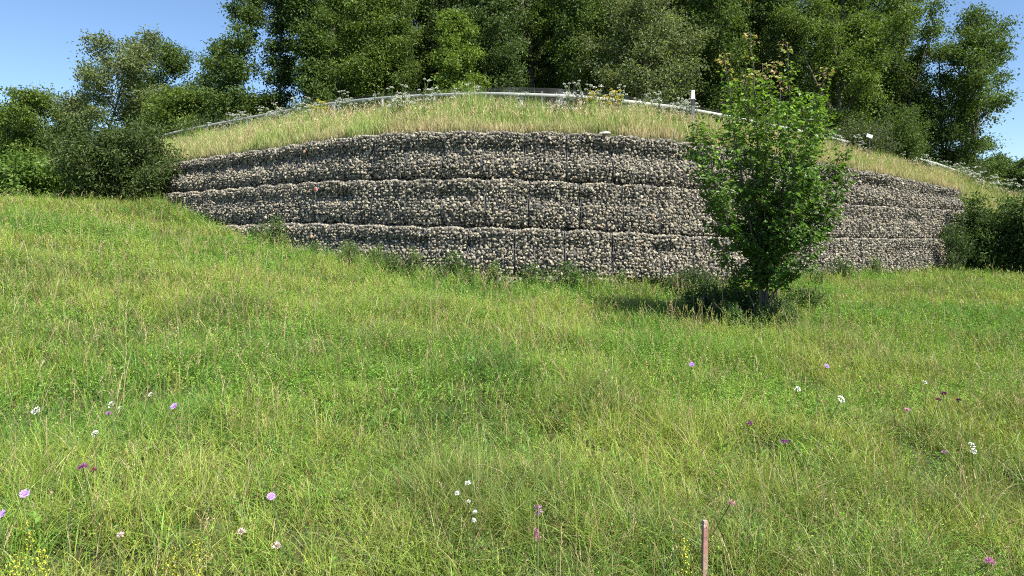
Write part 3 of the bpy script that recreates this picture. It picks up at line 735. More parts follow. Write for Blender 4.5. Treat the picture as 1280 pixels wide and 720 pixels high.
    for v, fl in zip(side, (1, -1)):
        q = np.arange(n)[:, None] * k + np.arange(k)[None, ::fl]
        Lf.add(v.reshape(-1, 3), q, np.repeat(c, k, 0))
    t = thing('young_maple_tree', 'young maple tree in full leaf with reddish shoot tips standing before the wall', 'tree', (bx, by, bz))
    obj('trunk', T.mesh('trunk', M_BARK), t); obj('crown', Lf.mesh('crown', M_MAPLE), t)
    print('maple leaves', n)
maple()

# ------------------------------------------------------------------ grass
def blades(acc, rng, X, Y, h, w, col, segs=4, lean=.5, zoff=0.0, tipc=1.25):
    n = len(X); Z = ground(X, Y) + zoff - .01
    az = rng.uniform(0, 6.28, n); c = rng.uniform(.05, 1, n) * lean
    wind = np.array([-.06, -.04])
    dx = np.cos(az) * c + wind[0] * lean * .6; dy = np.sin(az) * c + wind[1] * lean * .6
    fa = rng.uniform(0, 6.28, n); sx = np.cos(fa); sy = np.sin(fa)
    Vs = []; Cs = []
    for i in range(segs + 1):
        t = i / segs
        bx = X + dx * h * (t * .35 + t * t * .9); by = Y + dy * h * (t * .35 + t * t * .9)
        bz = Z + h * (t - .45 * np.minimum(c, 1) * t * t * t)
        ww = w * .5 * (1 - t ** 1.6) if i < segs else 0 * w
        if i < segs:
            Vs.append(np.stack([bx - sx * ww, by - sy * ww, bz], -1)); Vs.append(np.stack([bx + sx * ww, by + sy * ww, bz], -1))
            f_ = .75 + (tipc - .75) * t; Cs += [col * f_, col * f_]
        else:
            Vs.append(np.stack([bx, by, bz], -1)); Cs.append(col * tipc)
    k = 2 * segs + 1
    V = np.stack(Vs, 1).reshape(-1, 3); Cc = np.stack(Cs, 1).reshape(-1, 3); b = (np.arange(n) * k)[:, None]
    Q = np.concatenate([b + np.array([2*i, 2*i+1, 2*i+3, 2*i+2]) for i in range(segs - 1)]) if segs > 1 else None
    T = b + np.array([2*segs-2, 2*segs-1, 2*segs])
    nb = acc.n; acc.V.append(V); acc.C.append(Cc); acc.n += len(V)
    if Q is not None: acc.P.setdefault(4, []).append(Q + nb); acc.M.setdefault(4, []).append(np.zeros(len(Q)))
    acc.P.setdefault(3, []).append(T + nb); acc.M.setdefault(3, []).append(np.zeros(len(T)))
def scatter(rng, y0, y1, dens, cone=.86, marg=1.6):
    W_ = cone * y1 + marg; n = int(dens * 2 * W_ * (y1 - y0))
    X = rng.uniform(-W_, W_, n); Y = rng.uniform(y0, y1, n)
    return X, Y, np.abs(X) < cone * Y + marg
def in_meadow(X, Y):
    d = wdist(X, Y); wallzone = (X > XL - .2) & (X < XR + .2)
    return np.where(wallzone, d < np.where((X > -2.8) & (X < 3.0), -.25, -.1), d < 1.0)
def in_slope(X, Y):
    d = wdist(X, Y); wallzone = (X > XL - .2) & (X < XR + .2)
    return np.where(wallzone, (d > .92 + .28 * vnoise(X, Y, .5, 90)) & (d < 4.4), (d >= 1.0) & (d < 4.6))
STK = (px(880, 2.75), 2.75)
def clear_stake(X, Y): # trampled tuft at the stake
    return ~((np.abs(X - STK[0] * Y / 2.75) < .05) & (Y < STK[1] + .04) & (Y > 1.9))
FRESH = np.array((.148, .282, .038)); YEL = np.array((.300, .378, .066)); DARK = np.array((.035, .085, .020)); STRAW = np.array((.50, .42, .22)); RUST = np.array((.30, .17, .09)); BLUEG = np.array((.10, .19, .075))
def meadow_col(rng, X, Y):
    n = len(X); a = fbm(X, Y, 2.6, 40); b = fbm(X, Y, 1.1, 44); c0 = rng.random(n)
    yfac = np.clip((a - .45) * 5 + .42 + .18 * sstep(-2, -8, X), 0, 1)
    col = FRESH * (1 - yfac)[:, None] + YEL * yfac[:, None]
    dk = np.clip((b - .50) * 6, 0, 1); col = col * (1 - dk * .5)[:, None] + DARK * (dk * .5)[:, None]
    bl = (rng.random(n) < .12); col[bl] = BLUEG
    st = c0 < .06 + .08 * yfac; col[st] = STRAW * rng.uniform(.6, 1.05, (st.sum(), 1))
    ru = (c0 > .97); col[ru] = RUST
    return col * rng.uniform(.75, 1.25, (n, 1))
rg = np.random.default_rng(9)
acc = Acc(); tot = 0
for y0, y1, dens, segs, w0, hs in ((1.3, 4, 6500, 4, .0034, .76), (4, 7.5, 4000, 3, .0044, .80), (7.5, 12, 2200, 3, .0064, .88), (12, 18, 1150, 3, .0098, .9), (18, 29, 620, 2, .0140, 1)):
    X, Y, ok = scatter(rg, y0, y1, dens)
    ok &= in_meadow(X, Y) & clear_stake(X, Y)
    X, Y = X[ok], Y[ok]; n = len(X)
    hn = fbm(X, Y, .9, 50); keep = rg.random(n) < np.clip(4.4 * fbm(X, Y, .24, 55) - 1.25, .06, 1); X, Y, hn = X[keep], Y[keep], hn[keep]; n = len(X)
    cl_ = vnoise(X, Y, .17, 57); nw = np.clip(1 + wdist(X, Y) / 1.3, 0, 1) * (Y > 9); h = (.04 + .48 * hn ** 1.7 + .20 * cl_ ** 1.5) * hs * (1 + 1.3 * nw * vnoise(X, Y, .6, 91)) * rg.uniform(.45, 1.25, n)
    blades(acc, rg, X, Y, h, w0 * rg.uniform(.6, 1.6, n), meadow_col(rg, X, Y), segs, lean=1.15)
    tot += n
# tussocks of broader arching blades in the near meadow
nt_ = 1500; TX, TY, ok = scatter(rg, 1.6, 9, 34); sel = ok & (fbm(TX, TY, 1.0, 97) > .47); TX, TY = TX[sel], TY[sel]; nb_ = 16
X = np.repeat(TX, nb_) + rg.normal(size=len(TX) * nb_) * .035; Y = np.repeat(TY, nb_) + rg.normal(size=len(TX) * nb_) * .035
tc_ = np.repeat(rg.uniform(.75, 1.25, (len(TX), 1)), nb_, 0); ok = in_meadow(X, Y) & clear_stake(X, Y); X, Y, tc_ = X[ok], Y[ok], tc_[ok]
blades(acc, rg, X, Y, rg.uniform(.11, .27, len(X)), rg.uniform(.0035, .0075, len(X)), np.where(rg.random((len(X), 1)) < .6, np.array((.11, .24, .035)), np.array((.24, .36, .07))) * tc_, 6, lean=1.7)
tag(obj('meadow_grass', acc.mesh('meadow_grass', M_GRASS)), 'tall uncut green grass covering the whole meadow', 'grass', kind='stuff')
print('blades', tot)
# stalks with seed heads
def stalks(acc, rng, X, Y, h, thick, col, hc, heads=8, hl=.10):
    n = len(X); az = rng.uniform(0, 6.28, n); c = rng.uniform(.05, .45, n); Z = ground(X, Y); segs = 4
    prev = None; pts = []
    for i in range(segs + 1):
        t = i / segs; o = h * c * t ** 2.2; pts.append(np.stack([X + np.cos(az) * o, Y + np.sin(az) * o, Z + h * (t - .25 * c * t ** 3)], -1))
    fa = rng.uniform(0, 6.28, n); S = np.stack([np.cos(fa), np.sin(fa), 0 * fa], -1) * (thick / 2)[:, None]
    V = []
    for p in pts: V += [p - S, p + S]
    k = 2 * (segs + 1); b = (np.arange(n) * k)[:, None]
    Q = np.concatenate([b + np.array([2*i, 2*i+1, 2*i+3, 2*i+2]) for i in range(segs)])
    acc.add(np.stack(V, 1).reshape(-1, 3), Q, np.repeat(col, k, 0))
    for j in range(heads):
        t = 1 - (j / heads) * hl / .5; f = t * segs; i = min(int(f), segs - 1); p = pts[i] + (pts[i + 1] - pts[i]) * (f - i)
        D = rng.normal(size=(n, 3)) * .5; D[:, 2] += .9
        leaves(acc, rng, p, thick * rng.uniform(4, 9, n) * 1.0, hc * rng.uniform(.8, 1.2, (n, 1)), D=D, wr=.32, up=.2)
acc = Acc()
for y0, y1, dens, th in ((1.4, 5, 130, .0022), (5, 10, 75, .0031), (10, 17, 26, .0046), (17, 28, 9, .0060)):
    X, Y, ok = scatter(rg, y0, y1, dens); ok &= in_meadow(X, Y) & clear_stake(X, Y) & (rg.random(len(X)) < .2 + 1.5 * (fbm(X, Y, 1.8, 60) - .25)); X, Y = X[ok], Y[ok]; n = len(X)
    kind = rg.random(n)[:, None]
    col = np.where(kind < .55, STRAW * .85, np.where(kind < .66, RUST * 1.1, YEL)); hc = np.where(kind < .42, np.array((.46, .39, .22)), np.where(kind < .56, np.array((.38, .25, .14)), YEL * 1.2))
    stalks(acc, rg, X, Y, rg.uniform(.22, .50, n) * np.interp(Y, [2, 12], [.72, 1.1]), np.full(n, th), col, hc, 9, .16)
tag(obj('seed_grass', acc.mesh('seed_grass', M_GRASS)), 'thin straw coloured grass stems with seed heads scattered in the meadow', 'grass', kind='stuff')
# leafy herbs between the grass
acc = Acc()
for y0, y1, dens, lf in ((1.4, 5, 480, .019), (5, 10, 300, .026), (10, 17, 130, .038), (17, 27, 45, .056)):
    X, Y, ok = scatter(rg, y0, y1, dens); ok &= in_meadow(X, Y) & clear_stake(X, Y)
    nearwall = sstep(-1.8, -.3, wdist(X, Y)) * .7 * (Y > 9)
    ok &= (rg.random(len(X)) < np.clip((fbm(X, Y, 1.2, 64) - .42) * 4, .12, 1) + nearwall * (vnoise(X, Y, .8, 95) > .45)); nearwall = nearwall[ok]; X, Y = X[ok], Y[ok]; n = len(X)
    Z = ground(X, Y); hh = rg.uniform(.10, .34, n) * np.interp(Y, [2, 12], [.7, 1.05]) * (1 + 1.2 * nearwall * rg.random(n)); az = rg.uniform(0, 6.28, n)
    base = np.array((.12, .255, .034)) * rg.uniform(.6, 1.5, (n, 1)); base[rg.random(n) < .3] = np.array((.22, .34, .05))
    for j in range(14):
        t = (j + 1) / 14; a = az + j * 2.4; D = np.stack([np.cos(a), np.sin(a), rg.uniform(-.1, .9, n)], -1)
        P_ = np.stack([X + .06 * t * np.cos(az), Y + .06 * t * np.sin(az), Z + hh * t], -1) + rg.normal(size=(n, 3)) * .012
        leaves(acc, rg, P_, lf * (1.35 - .7 * t) * rg.uniform(.7, 1.3, n), base * (.85 + .4 * t), D=D, wr=rg.uniform(.28, .5), up=.8)
X, Y, ok = scatter(rg, 1.8, 11, 5); ok &= in_meadow(X, Y) & clear_stake(X, Y) & (fbm(X, Y, 1.4, 103) > .45); X, Y = X[ok], Y[ok]; n = len(X); Z = ground(X, Y)
base = np.array((.10, .22, .04)) * rg.uniform(.7, 1.7, (n, 1)); az = rg.uniform(0, 6.28, n)
for j in range(7):
    a = az + j * 2.4; D = np.stack([np.cos(a), np.sin(a), rg.uniform(.2, 1.2, n)], -1)
    leaves(acc, rg, np.stack([X, Y, Z + rg.uniform(.06, .17, n)], -1), rg.uniform(.03, .068, n), base * .5 + np.array((.09, .14, .025)), D=D, wr=.38, up=.8)
tag(obj('meadow_herbs', acc.mesh('meadow_herbs', M_GRASS)), 'low broad leaved herbs growing among the meadow grass', 'herbs', kind='stuff')
# grass of the upper slope: dry by the wall, greener towards the rail
acc = Acc()
X, Y, ok = scatter(rg, 15, 33, 950, .80, 1.0); ok &= in_slope(X, Y); X, Y = X[ok], Y[ok]; n = len(X); d = wdist(X, Y)
g = np.clip((d - .80) / 1.1 + (fbm(X, Y, 1.2, 70) - .5) * 1.8, 0, 1)[:, None]
DRY = np.array((.47, .40, .24)); GR = np.array((.235, .37, .08))
cc = DRY * (1 - g) + GR * g; st = rg.random(n) < .25; cc[st] = STRAW * .95; cc *= rg.uniform(.75, 1.25, (n, 1))
h = (.14 + .62 * fbm(X, Y, .8, 74) ** 1.3) * rg.uniform(.6, 1.3, n) * (.75 + .5 * np.clip((d - 1) / 2, 0, 1) + .55 * sstep(2.6, 3.2, d) * vnoise(X, Y, .7, 99) - .45 * sstep(3.1, 3.4, d))
blades(acc, rg, X, Y, h, .0125 * rg.uniform(.6, 1.5, n), cc, 3, lean=.5)
print('slope blades', n)
k_ = rg.random(n) < .035; X, Y = X[k_], Y[k_]; n = len(X)
stalks(acc, rg, X, Y, rg.uniform(.4, .7, n), np.full(n, .008), np.tile(STRAW, (n, 1)), np.tile(np.array((.55, .46, .28)), (n, 1)), 6, .16)
tag(obj('slope_grass', acc.mesh('slope_grass', M_GRASS)), 'dry tan to green grass on the slope above the wall', 'grass', kind='stuff')

# ------------------------------------------------------------------ flowers
def umbel_mesh(seed, H, nh, r, col=(.78, .78, .70), name='umbel'):
    rng = np.random.default_rng(seed); a = Acc()
    top = bent(rng, (0, 0, 0), (rng.normal() * .08, rng.normal() * .08, 1), H, 4, 0, .05)
    V, Q = tube(top, .006, 4); a.add(V, Q, (.12, .18, .05))
    for k in range(nh):
        b_ = top[2 + k % 2] if k else top[3]; az = rng.uniform(0, 6.28); e = b_ + np.array([math.cos(az) * .12 * (k > 0), math.sin(az) * .12 * (k > 0), H * rng.uniform(.22, .4)])
        V, Q = tube([b_, (b_ + e) / 2 + [0, 0, -.01], e], .004, 4); a.add(V, Q, (.12, .18, .05))
        n = 26; rr = np.sqrt(rng.random(n)) * r * rng.uniform(.7, 1.1); an = rng.uniform(0, 6.28, n)
        P = e + np.stack([np.cos(an) * rr, np.sin(an) * rr, .9 * (r - rr) + rng.normal(size=n) * .006], -1)
        D = np.stack([np.cos(an), np.sin(an), rng.uniform(-.6, .8, n)], -1)
        leaves(a, rng, P, np.full(n, r * .6), np.tile(col, (n, 1)) * rng.uniform(.85, 1.1, (n, 1)), D=D, wr=.9, up=2, m=1)
        for q in range(6): V, Q = tube([e - [0, 0, r * .4], P[q]], .002, 3); a.add(V, Q, (.12, .18, .05))
    n = 16; P = np.stack([rng.normal(size=n) * .03, rng.normal(size=n) * .03, rng.uniform(.05, H * .7, n)], -1); D = rng.normal(size=(n, 3))
    leaves(a, rng, P, np.full(n, .07), np.tile((.09, .16, .04), (n, 1)), D=D)
    return a.mesh(name, [M_GRASS, M_PETAL])
UMB = [umbel_mesh(60 + k, .50 + .09 * k, 4 + k % 3, .036, name='wild_carrot') for k in range(5)]
YELM = [umbel_mesh(80 + k, 0.62, 16, .034, (.82, .70, .06), 'ragwort') for k in range(3)]
rgu = np.random.default_rng(21)
def put(me, name, p, d, label, cat, group, s=1.0):
    x, y = ridge_xy(p, d); o = obj(name, me, loc=(x, y, g1(x, y))); o.rotation_euler = (rgu.normal() * .08, rgu.normal() * .08, rgu.uniform(0, 6.28)); o.scale = (s, s, s)
    return tag(o, label, cat, group)
spans = [(255, 300, 6, 3.3), (290, 345, 20, 3.5), (335, 400, 34, 3.4), (400, 470, 20, 3.3), (490, 530, 16, 2.2), (470, 560, 7, 3.2), (560, 700, 8, 3.1), (700, 800, 34, 3.4), (800, 870, 22, 3.3), (1020, 1080, 22, 3.2), (1080, 1150, 22, 3.3), (1150, 1220, 24, 3.0), (1210, 1278, 36, 2.6), (640, 700, 3, 1.9)]
lbl = {490: 'white umbel flower in the pale clump low on the slope left of centre', 1210: 'white umbel flower massed at the right end of the slope'}
for a_, b_, n_, d_ in spans:
    for _ in range(n_):
        put(UMB[rgu.integers(0, 5)], 'wild_carrot', rgu.uniform(a_, b_), d_ + rgu.normal() * .28, lbl.get(a_, 'white umbel flower in the grass along the guardrail'), 'flower', {490: 'white umbels low on the slope', 1210: 'white umbels at the right end of the slope'}.get(a_, 'white umbels along the guardrail'), rgu.uniform(.8, 1.25) * 1.0)
for p_, s_ in ((742, 1.0), (748, 1.15), (755, 1.0), (735, .9), (764, 1.2), (770, 1.0), (776, .8)):
    put(YELM[rgu.integers(0, 3)], 'ragwort', p_, 3.3, 'yellow flowering weed in the clump right of the ridge centre', 'flower', 'yellow weeds right of centre', s_)
for p_, s_ in ((388, 1.1), (394, 1.0), (401, 1.25), (408, .9)):
    put(YELM[rgu.integers(0, 3)], 'ragwort', p_, 3.3, 'yellow flowering weed among white flowers on the left part of the ridge', 'flower', 'yellow weeds on the left', s_)

def round_flower(p, q, h, r, col, name, label, kind='disc'):
    h -= .04; r *= .92; x, y = hit(p, q, h); z = g1(x, y); rng = np.random.default_rng(int(p * 7 + q))
    t = thing(name, label, 'flower', (x, y, z))
    lean = rng.normal(size=2) * .06
    pts = np.array([(-lean[0] * 2, -lean[1] * 2, 0), (-lean[0], -lean[1], h * .55), (0, 0, h)])
    a = Acc(); V, Q = tube(pts, max(.0022, y * .0004), 5); a.add(V, Q, (.13, .19, .06)); obj('stem', a.mesh('stem', M_GRASS), t)
    a = Acc(); e = pts[-1]; col = np.array(col)
    if kind == 'disc':                             # flat head of small petals facing up and towards the south
        for ring, (rr, n) in enumerate(((1, 14), (.62, 11), (.3, 8))):
            an = np.arange(n) * 6.283 / n + rng.random(); D = np.stack([np.cos(an), np.sin(an) * .9, .25 + ring * .45 + 0 * an], -1)
            leaves(a, rng, e + D * r * .12, np.full(n, r * rr * 1.05), np.tile(col * (1 - .08 * ring), (n, 1)), D=D, wr=.6, up=1.5)
        V, Q = I1; a.add(V * np.array([.35, .35, .25]) * r + e + [0, 0, r * .12], Q, col * .8)
    elif kind == 'ball':
        if name == 'campion_flower': r *= .72
        n = 60; D = rng.normal(size=(n, 3)); D[:, 2] = np.abs(D[:, 2]) * 1.1 - .2; D /= np.linalg.norm(D, axis=1)[:, None]
        leaves(a, rng, e + D * r * .3 + rng.normal(size=3) * r * .1, r * rng.uniform(.4, .95, n), np.tile(col, (n, 1)) * rng.uniform(.7, 1.3, (n, 1)), D=D, wr=.4, up=.1)
    elif kind == 'spike':
        n = 60; tt = rng.random(n); P = e + np.stack([rng.normal(size=n) * r * .3, rng.normal(size=n) * r * .3, -tt * r * 2.0], -1); D = rng.normal(size=(n, 3))
        leaves(a, rng, P, np.full(n, r * .55), np.tile(col, (n, 1)) * rng.uniform(.7, 1.3, (n, 1)), D=D, wr=.6)
    elif kind == 'umbel':
        r *= .72; n = 34; rr = np.sqrt(rng.random(n)) * r; an = rng.uniform(0, 6.28, n); P = e + np.stack([np.cos(an) * rr, np.sin(an) * rr, .3 * (r - rr)], -1)
        D = np.stack([np.cos(an), np.sin(an), .3 + 0 * an], -1); leaves(a, rng, P, np.full(n, r * .38), np.tile(col, (n, 1)), D=D, wr=.95, up=2)
        sa = Acc()
        for k in range(8): V, Q = tube([e - [0, 0, r * .8], P[k]], .0014, 3); sa.add(V, Q, (.13, .19, .06))
        obj('rays', sa.mesh('rays', M_GRASS), t)
    if kind in ('disc', 'umbel'):
        ct, st_ = math.cos(R_(48)), math.sin(R_(48)); yw = rng.uniform(-.5, .5)
        for i_ in range(len(a.V)):
            q_ = a.V[i_] - e; q_ = np.stack([q_[:, 0], q_[:, 1] * ct - q_[:, 2] * st_, q_[:, 1] * st_ + q_[:, 2] * ct], -1)
            a.V[i_] = e + np.stack([q_[:, 0] * math.cos(yw) - q_[:, 1] * math.sin(yw), q_[:, 0] * math.sin(yw) + q_[:, 1] * math.cos(yw), q_[:, 2]], -1)
    obj('flower_head', a.mesh('flower_head', M_PETAL), t)
    return t
LIL = (.55, .36, .72); PINK = (.72, .42, .50); PALEP = (.75, .58, .55); WH = (.80, .80, .76); PUR = (.33, .10, .28); DPUR = (.16, .04, .12)
FL = [
 (218, 508, .46, .022, LIL, 'scabious_flower', 'lilac scabious flower in the left meadow, highest of the lilac ones', 'disc'),
 (31, 621, .42, .020, LIL, 'scabious_flower', 'lilac scabious flower above the yellow bedstraw at bottom left', 'disc'),
 (3, 643, .42, .018, LIL, 'scabious_flower', 'lilac scabious flower cut by the left edge of the photo', 'disc'),
 (339, 625, .42, .019, LIL, 'scabious_flower', 'lilac scabious flower above the pale pink pair', 'disc'),
 (301, 668, .38, .019, PALEP, 'scabious_flower', 'pale pink faded flower, left one of the pair near the bottom', 'ball'),
 (347, 688, .36, .019, PALEP, 'scabious_flower', 'pale pink faded flower, right one of the pair near the bottom', 'ball'),
 (104, 586, .40, .024, PUR, 'knapweed_flower', 'dark purple flower in the left meadow below the white flowers', 'ball'),
 (118, 590, .38, .016, (.30, .12, .12), 'knapweed_flower', 'small maroon bud right beside the dark purple flower', 'ball'),
 (136, 519, .40, .018, (.42, .2, .42), 'knapweed_flower', 'small violet flower under the white pair on the left', 'ball'),
 (45, 515, .44, .030, WH, 'yarrow_flower', 'white flat flower head nearest the left edge', 'umbel'),
 (139, 506, .44, .030, WH, 'yarrow_flower', 'white flower head above the small violet flower', 'umbel'),
 (150, 512, .40, .020, WH, 'yarrow_flower', 'small white flower head right of its larger twin', 'umbel'),
 (188, 494, .44, .018, WH, 'yarrow_flower', 'tiny white flower up left of the highest lilac scabious', 'umbel'),
 (119, 542, .42, .022, WH, 'yarrow_flower', 'white flower head above the dark purple flower', 'umbel'),
 (585, 605, .42, .022, WH, 'campion_flower', 'white flower at the top of the small white cluster near the bottom', 'ball'),
 (571, 620, .40, .018, WH, 'campion_flower', 'white flower at the left of the small white cluster', 'ball'),
 (586, 630, .38, .016, WH, 'campion_flower', 'white flower in the middle of the small white cluster', 'ball'),
 (594, 642, .36, .017, WH, 'campion_flower', 'white flower low right in the small white cluster', 'ball'),
 (592, 652, .34, .018, WH, 'campion_flower', 'lowest white flower of the small white cluster', 'ball'),
 (673, 632, .42, .020, (.52, .22, .48), 'clover_flower', 'violet pink flower spike at bottom centre, upper one', 'spike'),
 (671, 664, .36, .020, (.50, .18, .30), 'clover_flower', 'magenta flower spike at bottom centre, lower one', 'spike'),
 (938, 531, .44, .020, PUR, 'knapweed_flower', 'purple flower left of centre of the right meadow', 'ball'),
 (981, 553, .44, .022, (.36, .12, .34), 'knapweed_flower', 'purple knapweed flower lower right of its neighbour', 'ball'),
 (1179, 494, .50, .024, DPUR, 'knapweed_flower', 'largest dark purple head of the three on the right', 'ball'),
 (1174, 501, .48, .020, DPUR, 'knapweed_flower', 'dark purple head just below left of the largest one', 'ball'),
 (1198, 502, .48, .019, DPUR, 'knapweed_flower', 'dark purple head set apart right of the other two', 'ball'),
 (1215, 557, .44, .026, WH, 'yarrow_flower', 'white flower head at the right, upper one of two', 'umbel'),
 (1217, 566, .42, .022, WH, 'yarrow_flower', 'white flower head at the right, lower one of two', 'umbel'),
 (1051, 500, .48, .032, WH, 'yarrow_flower', 'white ragged flower head in the middle of the right meadow', 'umbel'),
 (997, 487, .46, .028, WH, 'yarrow_flower', 'white flower head left of the ragged white one', 'umbel'),
 (1033, 458, .46, .024, LIL, 'scabious_flower', 'pale lilac flower high in the right meadow', 'disc'),
 (865, 456, .46, .024, LIL, 'scabious_flower', 'pale lilac flower below the foot of the young maple', 'disc'),
 (1136, 514, .44, .024, PINK, 'clover_flower', 'pink flower between the dark heads and the ragged white one', 'ball'),
 (1156, 478, .44, .024, WH, 'yarrow_flower', 'white flower above the dark purple heads', 'umbel'),
 (1180, 568, .42, .017, (.5, .3, .45), 'clover_flower', 'dull mauve flower left of the two white heads on the right', 'ball'),
 (1237, 709, .38, .020, (.60, .25, .45), 'clover_flower', 'pink purple flower at the bottom right corner', 'ball'),
 (913, 630, .40, .020, (.60, .36, .34), 'clover_flower', 'dusty pink flower above right of the wooden stake', 'ball'),
 (150, 675, .36, .016, PALEP, 'clover_flower', 'faded pinkish bud between bedstraw and pale pink pair', 'ball'),
]
for f in FL: round_flower(f[0], f[1], f[2], f[3], f[4], f[5], f[6], f[7])
# yellow bedstraw
def bedstraw(p, q, h, label, seed, lean):
    x, y = hit(p, q, h); z = g1(x, y); rng = np.random.default_rng(seed)
    t = thing('yellow_bedstraw', label, 'flower', (x, y, z))
    st = np.array([(-lean[0], -lean[1], 0), (-lean[0] * .8, -lean[1] * .8, h * .3), (-lean[0] * .4, -lean[1] * .4, h * .7), (0, 0, h)])
    a = Acc(); V, Q = tube(st, .0025, 5); a.add(V, Q, (.15, .2, .05)); obj('stem', a.mesh('stem', M_GRASS), t)
    a = Acc(); n = 120; u = .35 + .65 * rng.random(n); k = u * 3; i = np.minimum(k.astype(int), 2); P = st[i] + (st[i + 1] - st[i]) * (k - i)[:, None]
    P = P + rng.normal(size=(n, 3)) * np.array([.018, .018, .012]) * (1.5 - u)[:, None]
    leaves(a, rng, P, rng.uniform(.005, .010, n), np.tile((.68, .64, .07), (n, 1)) * rng.uniform(.7, 1.2, (n, 1)), D=rng.normal(size=(n, 3)), wr=.8)
    obj('blossom', a.mesh('blossom', M_PETAL), t)
for k, (p, q, h, ln, lb) in enumerate([(30, 652, .44, (-.10, 0), 'yellow bedstraw stem leaning across the bottom left corner'), (22, 694, .34, (.03, 0), 'short yellow bedstraw at the bottom left corner'), (52, 690, .34, (-.03, 0), 'yellow bedstraw beside the short one at bottom left'), (215, 690, .32, (.01, 0), 'yellow bedstraw at the bottom edge left of the pale pink pair'), (242, 672, .34, (-.02, 0), 'sparse yellow bedstraw near the bottom edge'), (857, 668, .36, (-.01, 0), 'small yellow flower spike just left of the wooden stake'), (405, 322, .5, (0, 0), 'yellow flowers in the grass below the left part of the wall'), (432, 322, .5, (0, 0), 'yellow flowers in the grass nearest the foot of the wall on the left'), (42, 318, .5, (0, 0), 'yellow flowers high in the meadow near the left edge')]):
    bedstraw(p, q, h, lb, 300 + k, ln)
# wooden stake
zt_ = pz(655, 2.75); gz = g1(*STK)
V, Q = box(-.010, .010, -.010, .010, -.25, zt_ - gz); acc = Acc()
hs = np.linspace(-.25, zt_ - gz - .02, 14)
VV = []; CC = []
rgs = np.random.default_rng(3)
for k, z in enumerate(hs):
    w = .0100 + rgs.uniform(-.0009, .0009)
    c = 0; VV += [(-w, -w * .9, z), (w, -w * .9, z), (w, w * .9, z), (-w, w * .9, z)]
    c = (.30, .16, .13) if k > 10 else (.30, .205, .15); CC += [c] * 4
VV += [(-.0095, -.009, zt_ - gz), (.0095, -.009, zt_ - gz + .002), (.0095, .009, zt_ - gz), (-.0095, .009, zt_ - gz - .002)]; CC += [(.55, .35, .32)] * 4
Qs = [(k*4+j, k*4+(j+1) % 4, k*4+4+(j+1) % 4, k*4+4+j) for k in range(14) for j in range(4)]
sk = thing('wooden_stake', 'short weathered pinkish wooden stake standing in the grass at the bottom edge', 'stake', (STK[0], STK[1], gz)); sk.rotation_euler = (0, R_(.8), R_(12))
acc.add(VV, Qs, np.array(CC)); obj('shaft', acc.mesh('shaft', M_WOOD), sk)
a = Acc(); V, Q = box(-.0098, .0098, -.0093, .0093, zt_ - gz + .001, zt_ - gz + .014); V[4:, :2] *= .86; a.add(V, Q, (.30, .22, .18)); obj('pale_tip', a.mesh('pale_tip', M_WOOD), sk)
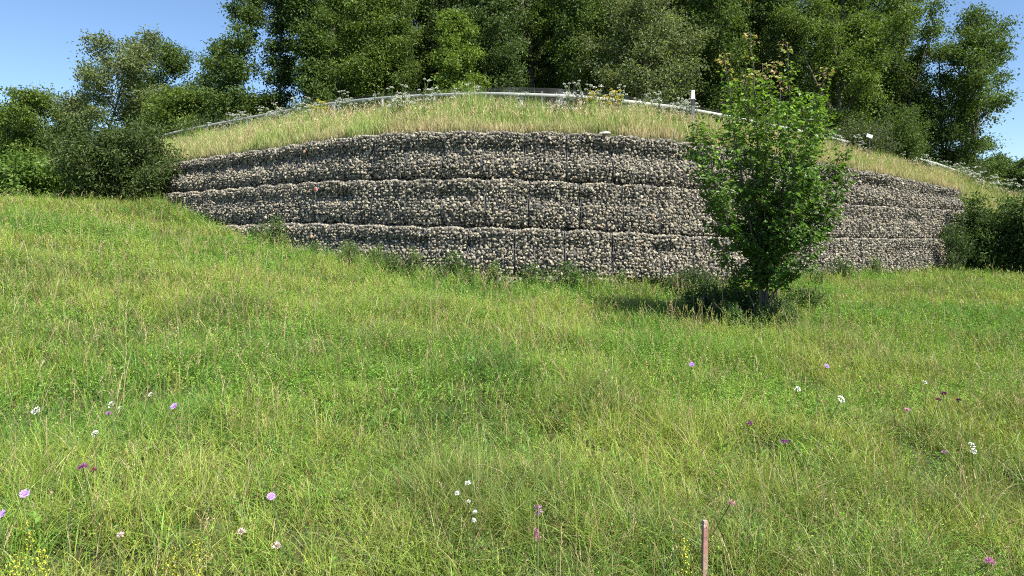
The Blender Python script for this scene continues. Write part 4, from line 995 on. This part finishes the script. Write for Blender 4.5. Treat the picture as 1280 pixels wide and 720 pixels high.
# dry stalks left of the maple
for k, (p, q, q2, Yb, ln, lb) in enumerate([(904, 350, 405, 11.2, -.02, 'upright pale dry stalk beside the dark bramble'), (858, 352, 400, 12.2, .28, 'leaning dry stalk left of the bramble'), (846, 345, 392, 12.6, .05, 'rusty dry weed stalk nearest the foot of the wall'), (876, 372, 405, 11.4, .14, 'short bent dry stalk in front of the bramble')]):
    x = px(p, Yb); z = g1(x, Yb); h = pz(q, Yb) - z; rng = np.random.default_rng(500 + k); a = Acc()
    st = np.array([(ln, 0, 0), (ln * .7, 0, h * .4), (ln * .3, 0, h * .75), (0, 0, h)]); V, Q = tube(st, [.010, .009, .007, .003], 6); a.add(V, Q)
    t = thing('dry_stalk', lb, 'dry weed', (x, Yb, z)); obj('stem', a.mesh('stem', M_DRY), t)
    a = Acc(); n = 50; u = .55 + .45 * rng.random(n); kk = u * 3; i = np.minimum(kk.astype(int), 2); P = st[i] + (st[i + 1] - st[i]) * (kk - i)[:, None]
    leaves(a, rng, P + rng.normal(size=(n, 3)) * .02, np.full(n, .035), np.tile((.42, .30, .17), (n, 1)), D=rng.normal(size=(n, 3)) + [0, 0, .6], wr=.3); obj('seed_head', a.mesh('seed_head', M_GRASS), t)

# ------------------------------------------------------------------ light, sky, camera
EL, AZ = 53.0, 136.0     # elevation; azimuth clockwise from +Y (the view direction): from the right, a little behind the camera
d_ = np.array([math.sin(R_(AZ)) * math.cos(R_(EL)), math.cos(R_(AZ)) * math.cos(R_(EL)), math.sin(R_(EL))])
sun = bpy.data.lights.new('sun', 'SUN'); sun.energy = 5.0; sun.angle = R_(.53); sun.color = (1, .95, .86)
so = bpy.data.objects.new('sun', sun); COL.objects.link(so)
from mathutils import Vector
so.rotation_euler = Vector((-d_[0], -d_[1], -d_[2])).to_track_quat('-Z', 'Y').to_euler()
w = bpy.data.worlds.new('World'); C.world = w; w.use_nodes = True; nt = w.node_tree
bg = nt.nodes['Background']; sky = nt.nodes.new('ShaderNodeTexSky'); sky.sky_type = 'NISHITA'; sky.sun_disc = False
sky.sun_elevation = R_(EL); sky.sun_rotation = R_(AZ); sky.altitude = 450; sky.air_density = 1.0; sky.dust_density = .1; sky.ozone_density = 5.0
nt.links.new(sky.outputs[0], bg.inputs[0]); bg.inputs[1].default_value = .086
cam = bpy.data.cameras.new('camera'); co = bpy.data.objects.new('camera', cam); COL.objects.link(co); C.camera = co
co.location = (0, 0, HC); co.rotation_euler = (R_(90), 0, 0)
cam.sensor_width = 36; cam.lens = 36 * F / 1280; cam.shift_y = -(360 - HZ) / 1280; cam.clip_end = 3000; cam.clip_start = .05
v = C.view_settings; v.view_transform = 'Standard'; v.look = 'None'; v.exposure = 1.1; v.gamma = 1; v.use_curve_mapping = False
C.cycles.use_denoising = False; C.cycles.pixel_filter_type = 'BLACKMAN_HARRIS'; C.cycles.filter_width = 1.05
C.cycles.max_bounces = 6; C.cycles.transmission_bounces = 4; C.cycles.diffuse_bounces = 4; C.cycles.sample_clamp_indirect = 4
C.render.film_transparent = False
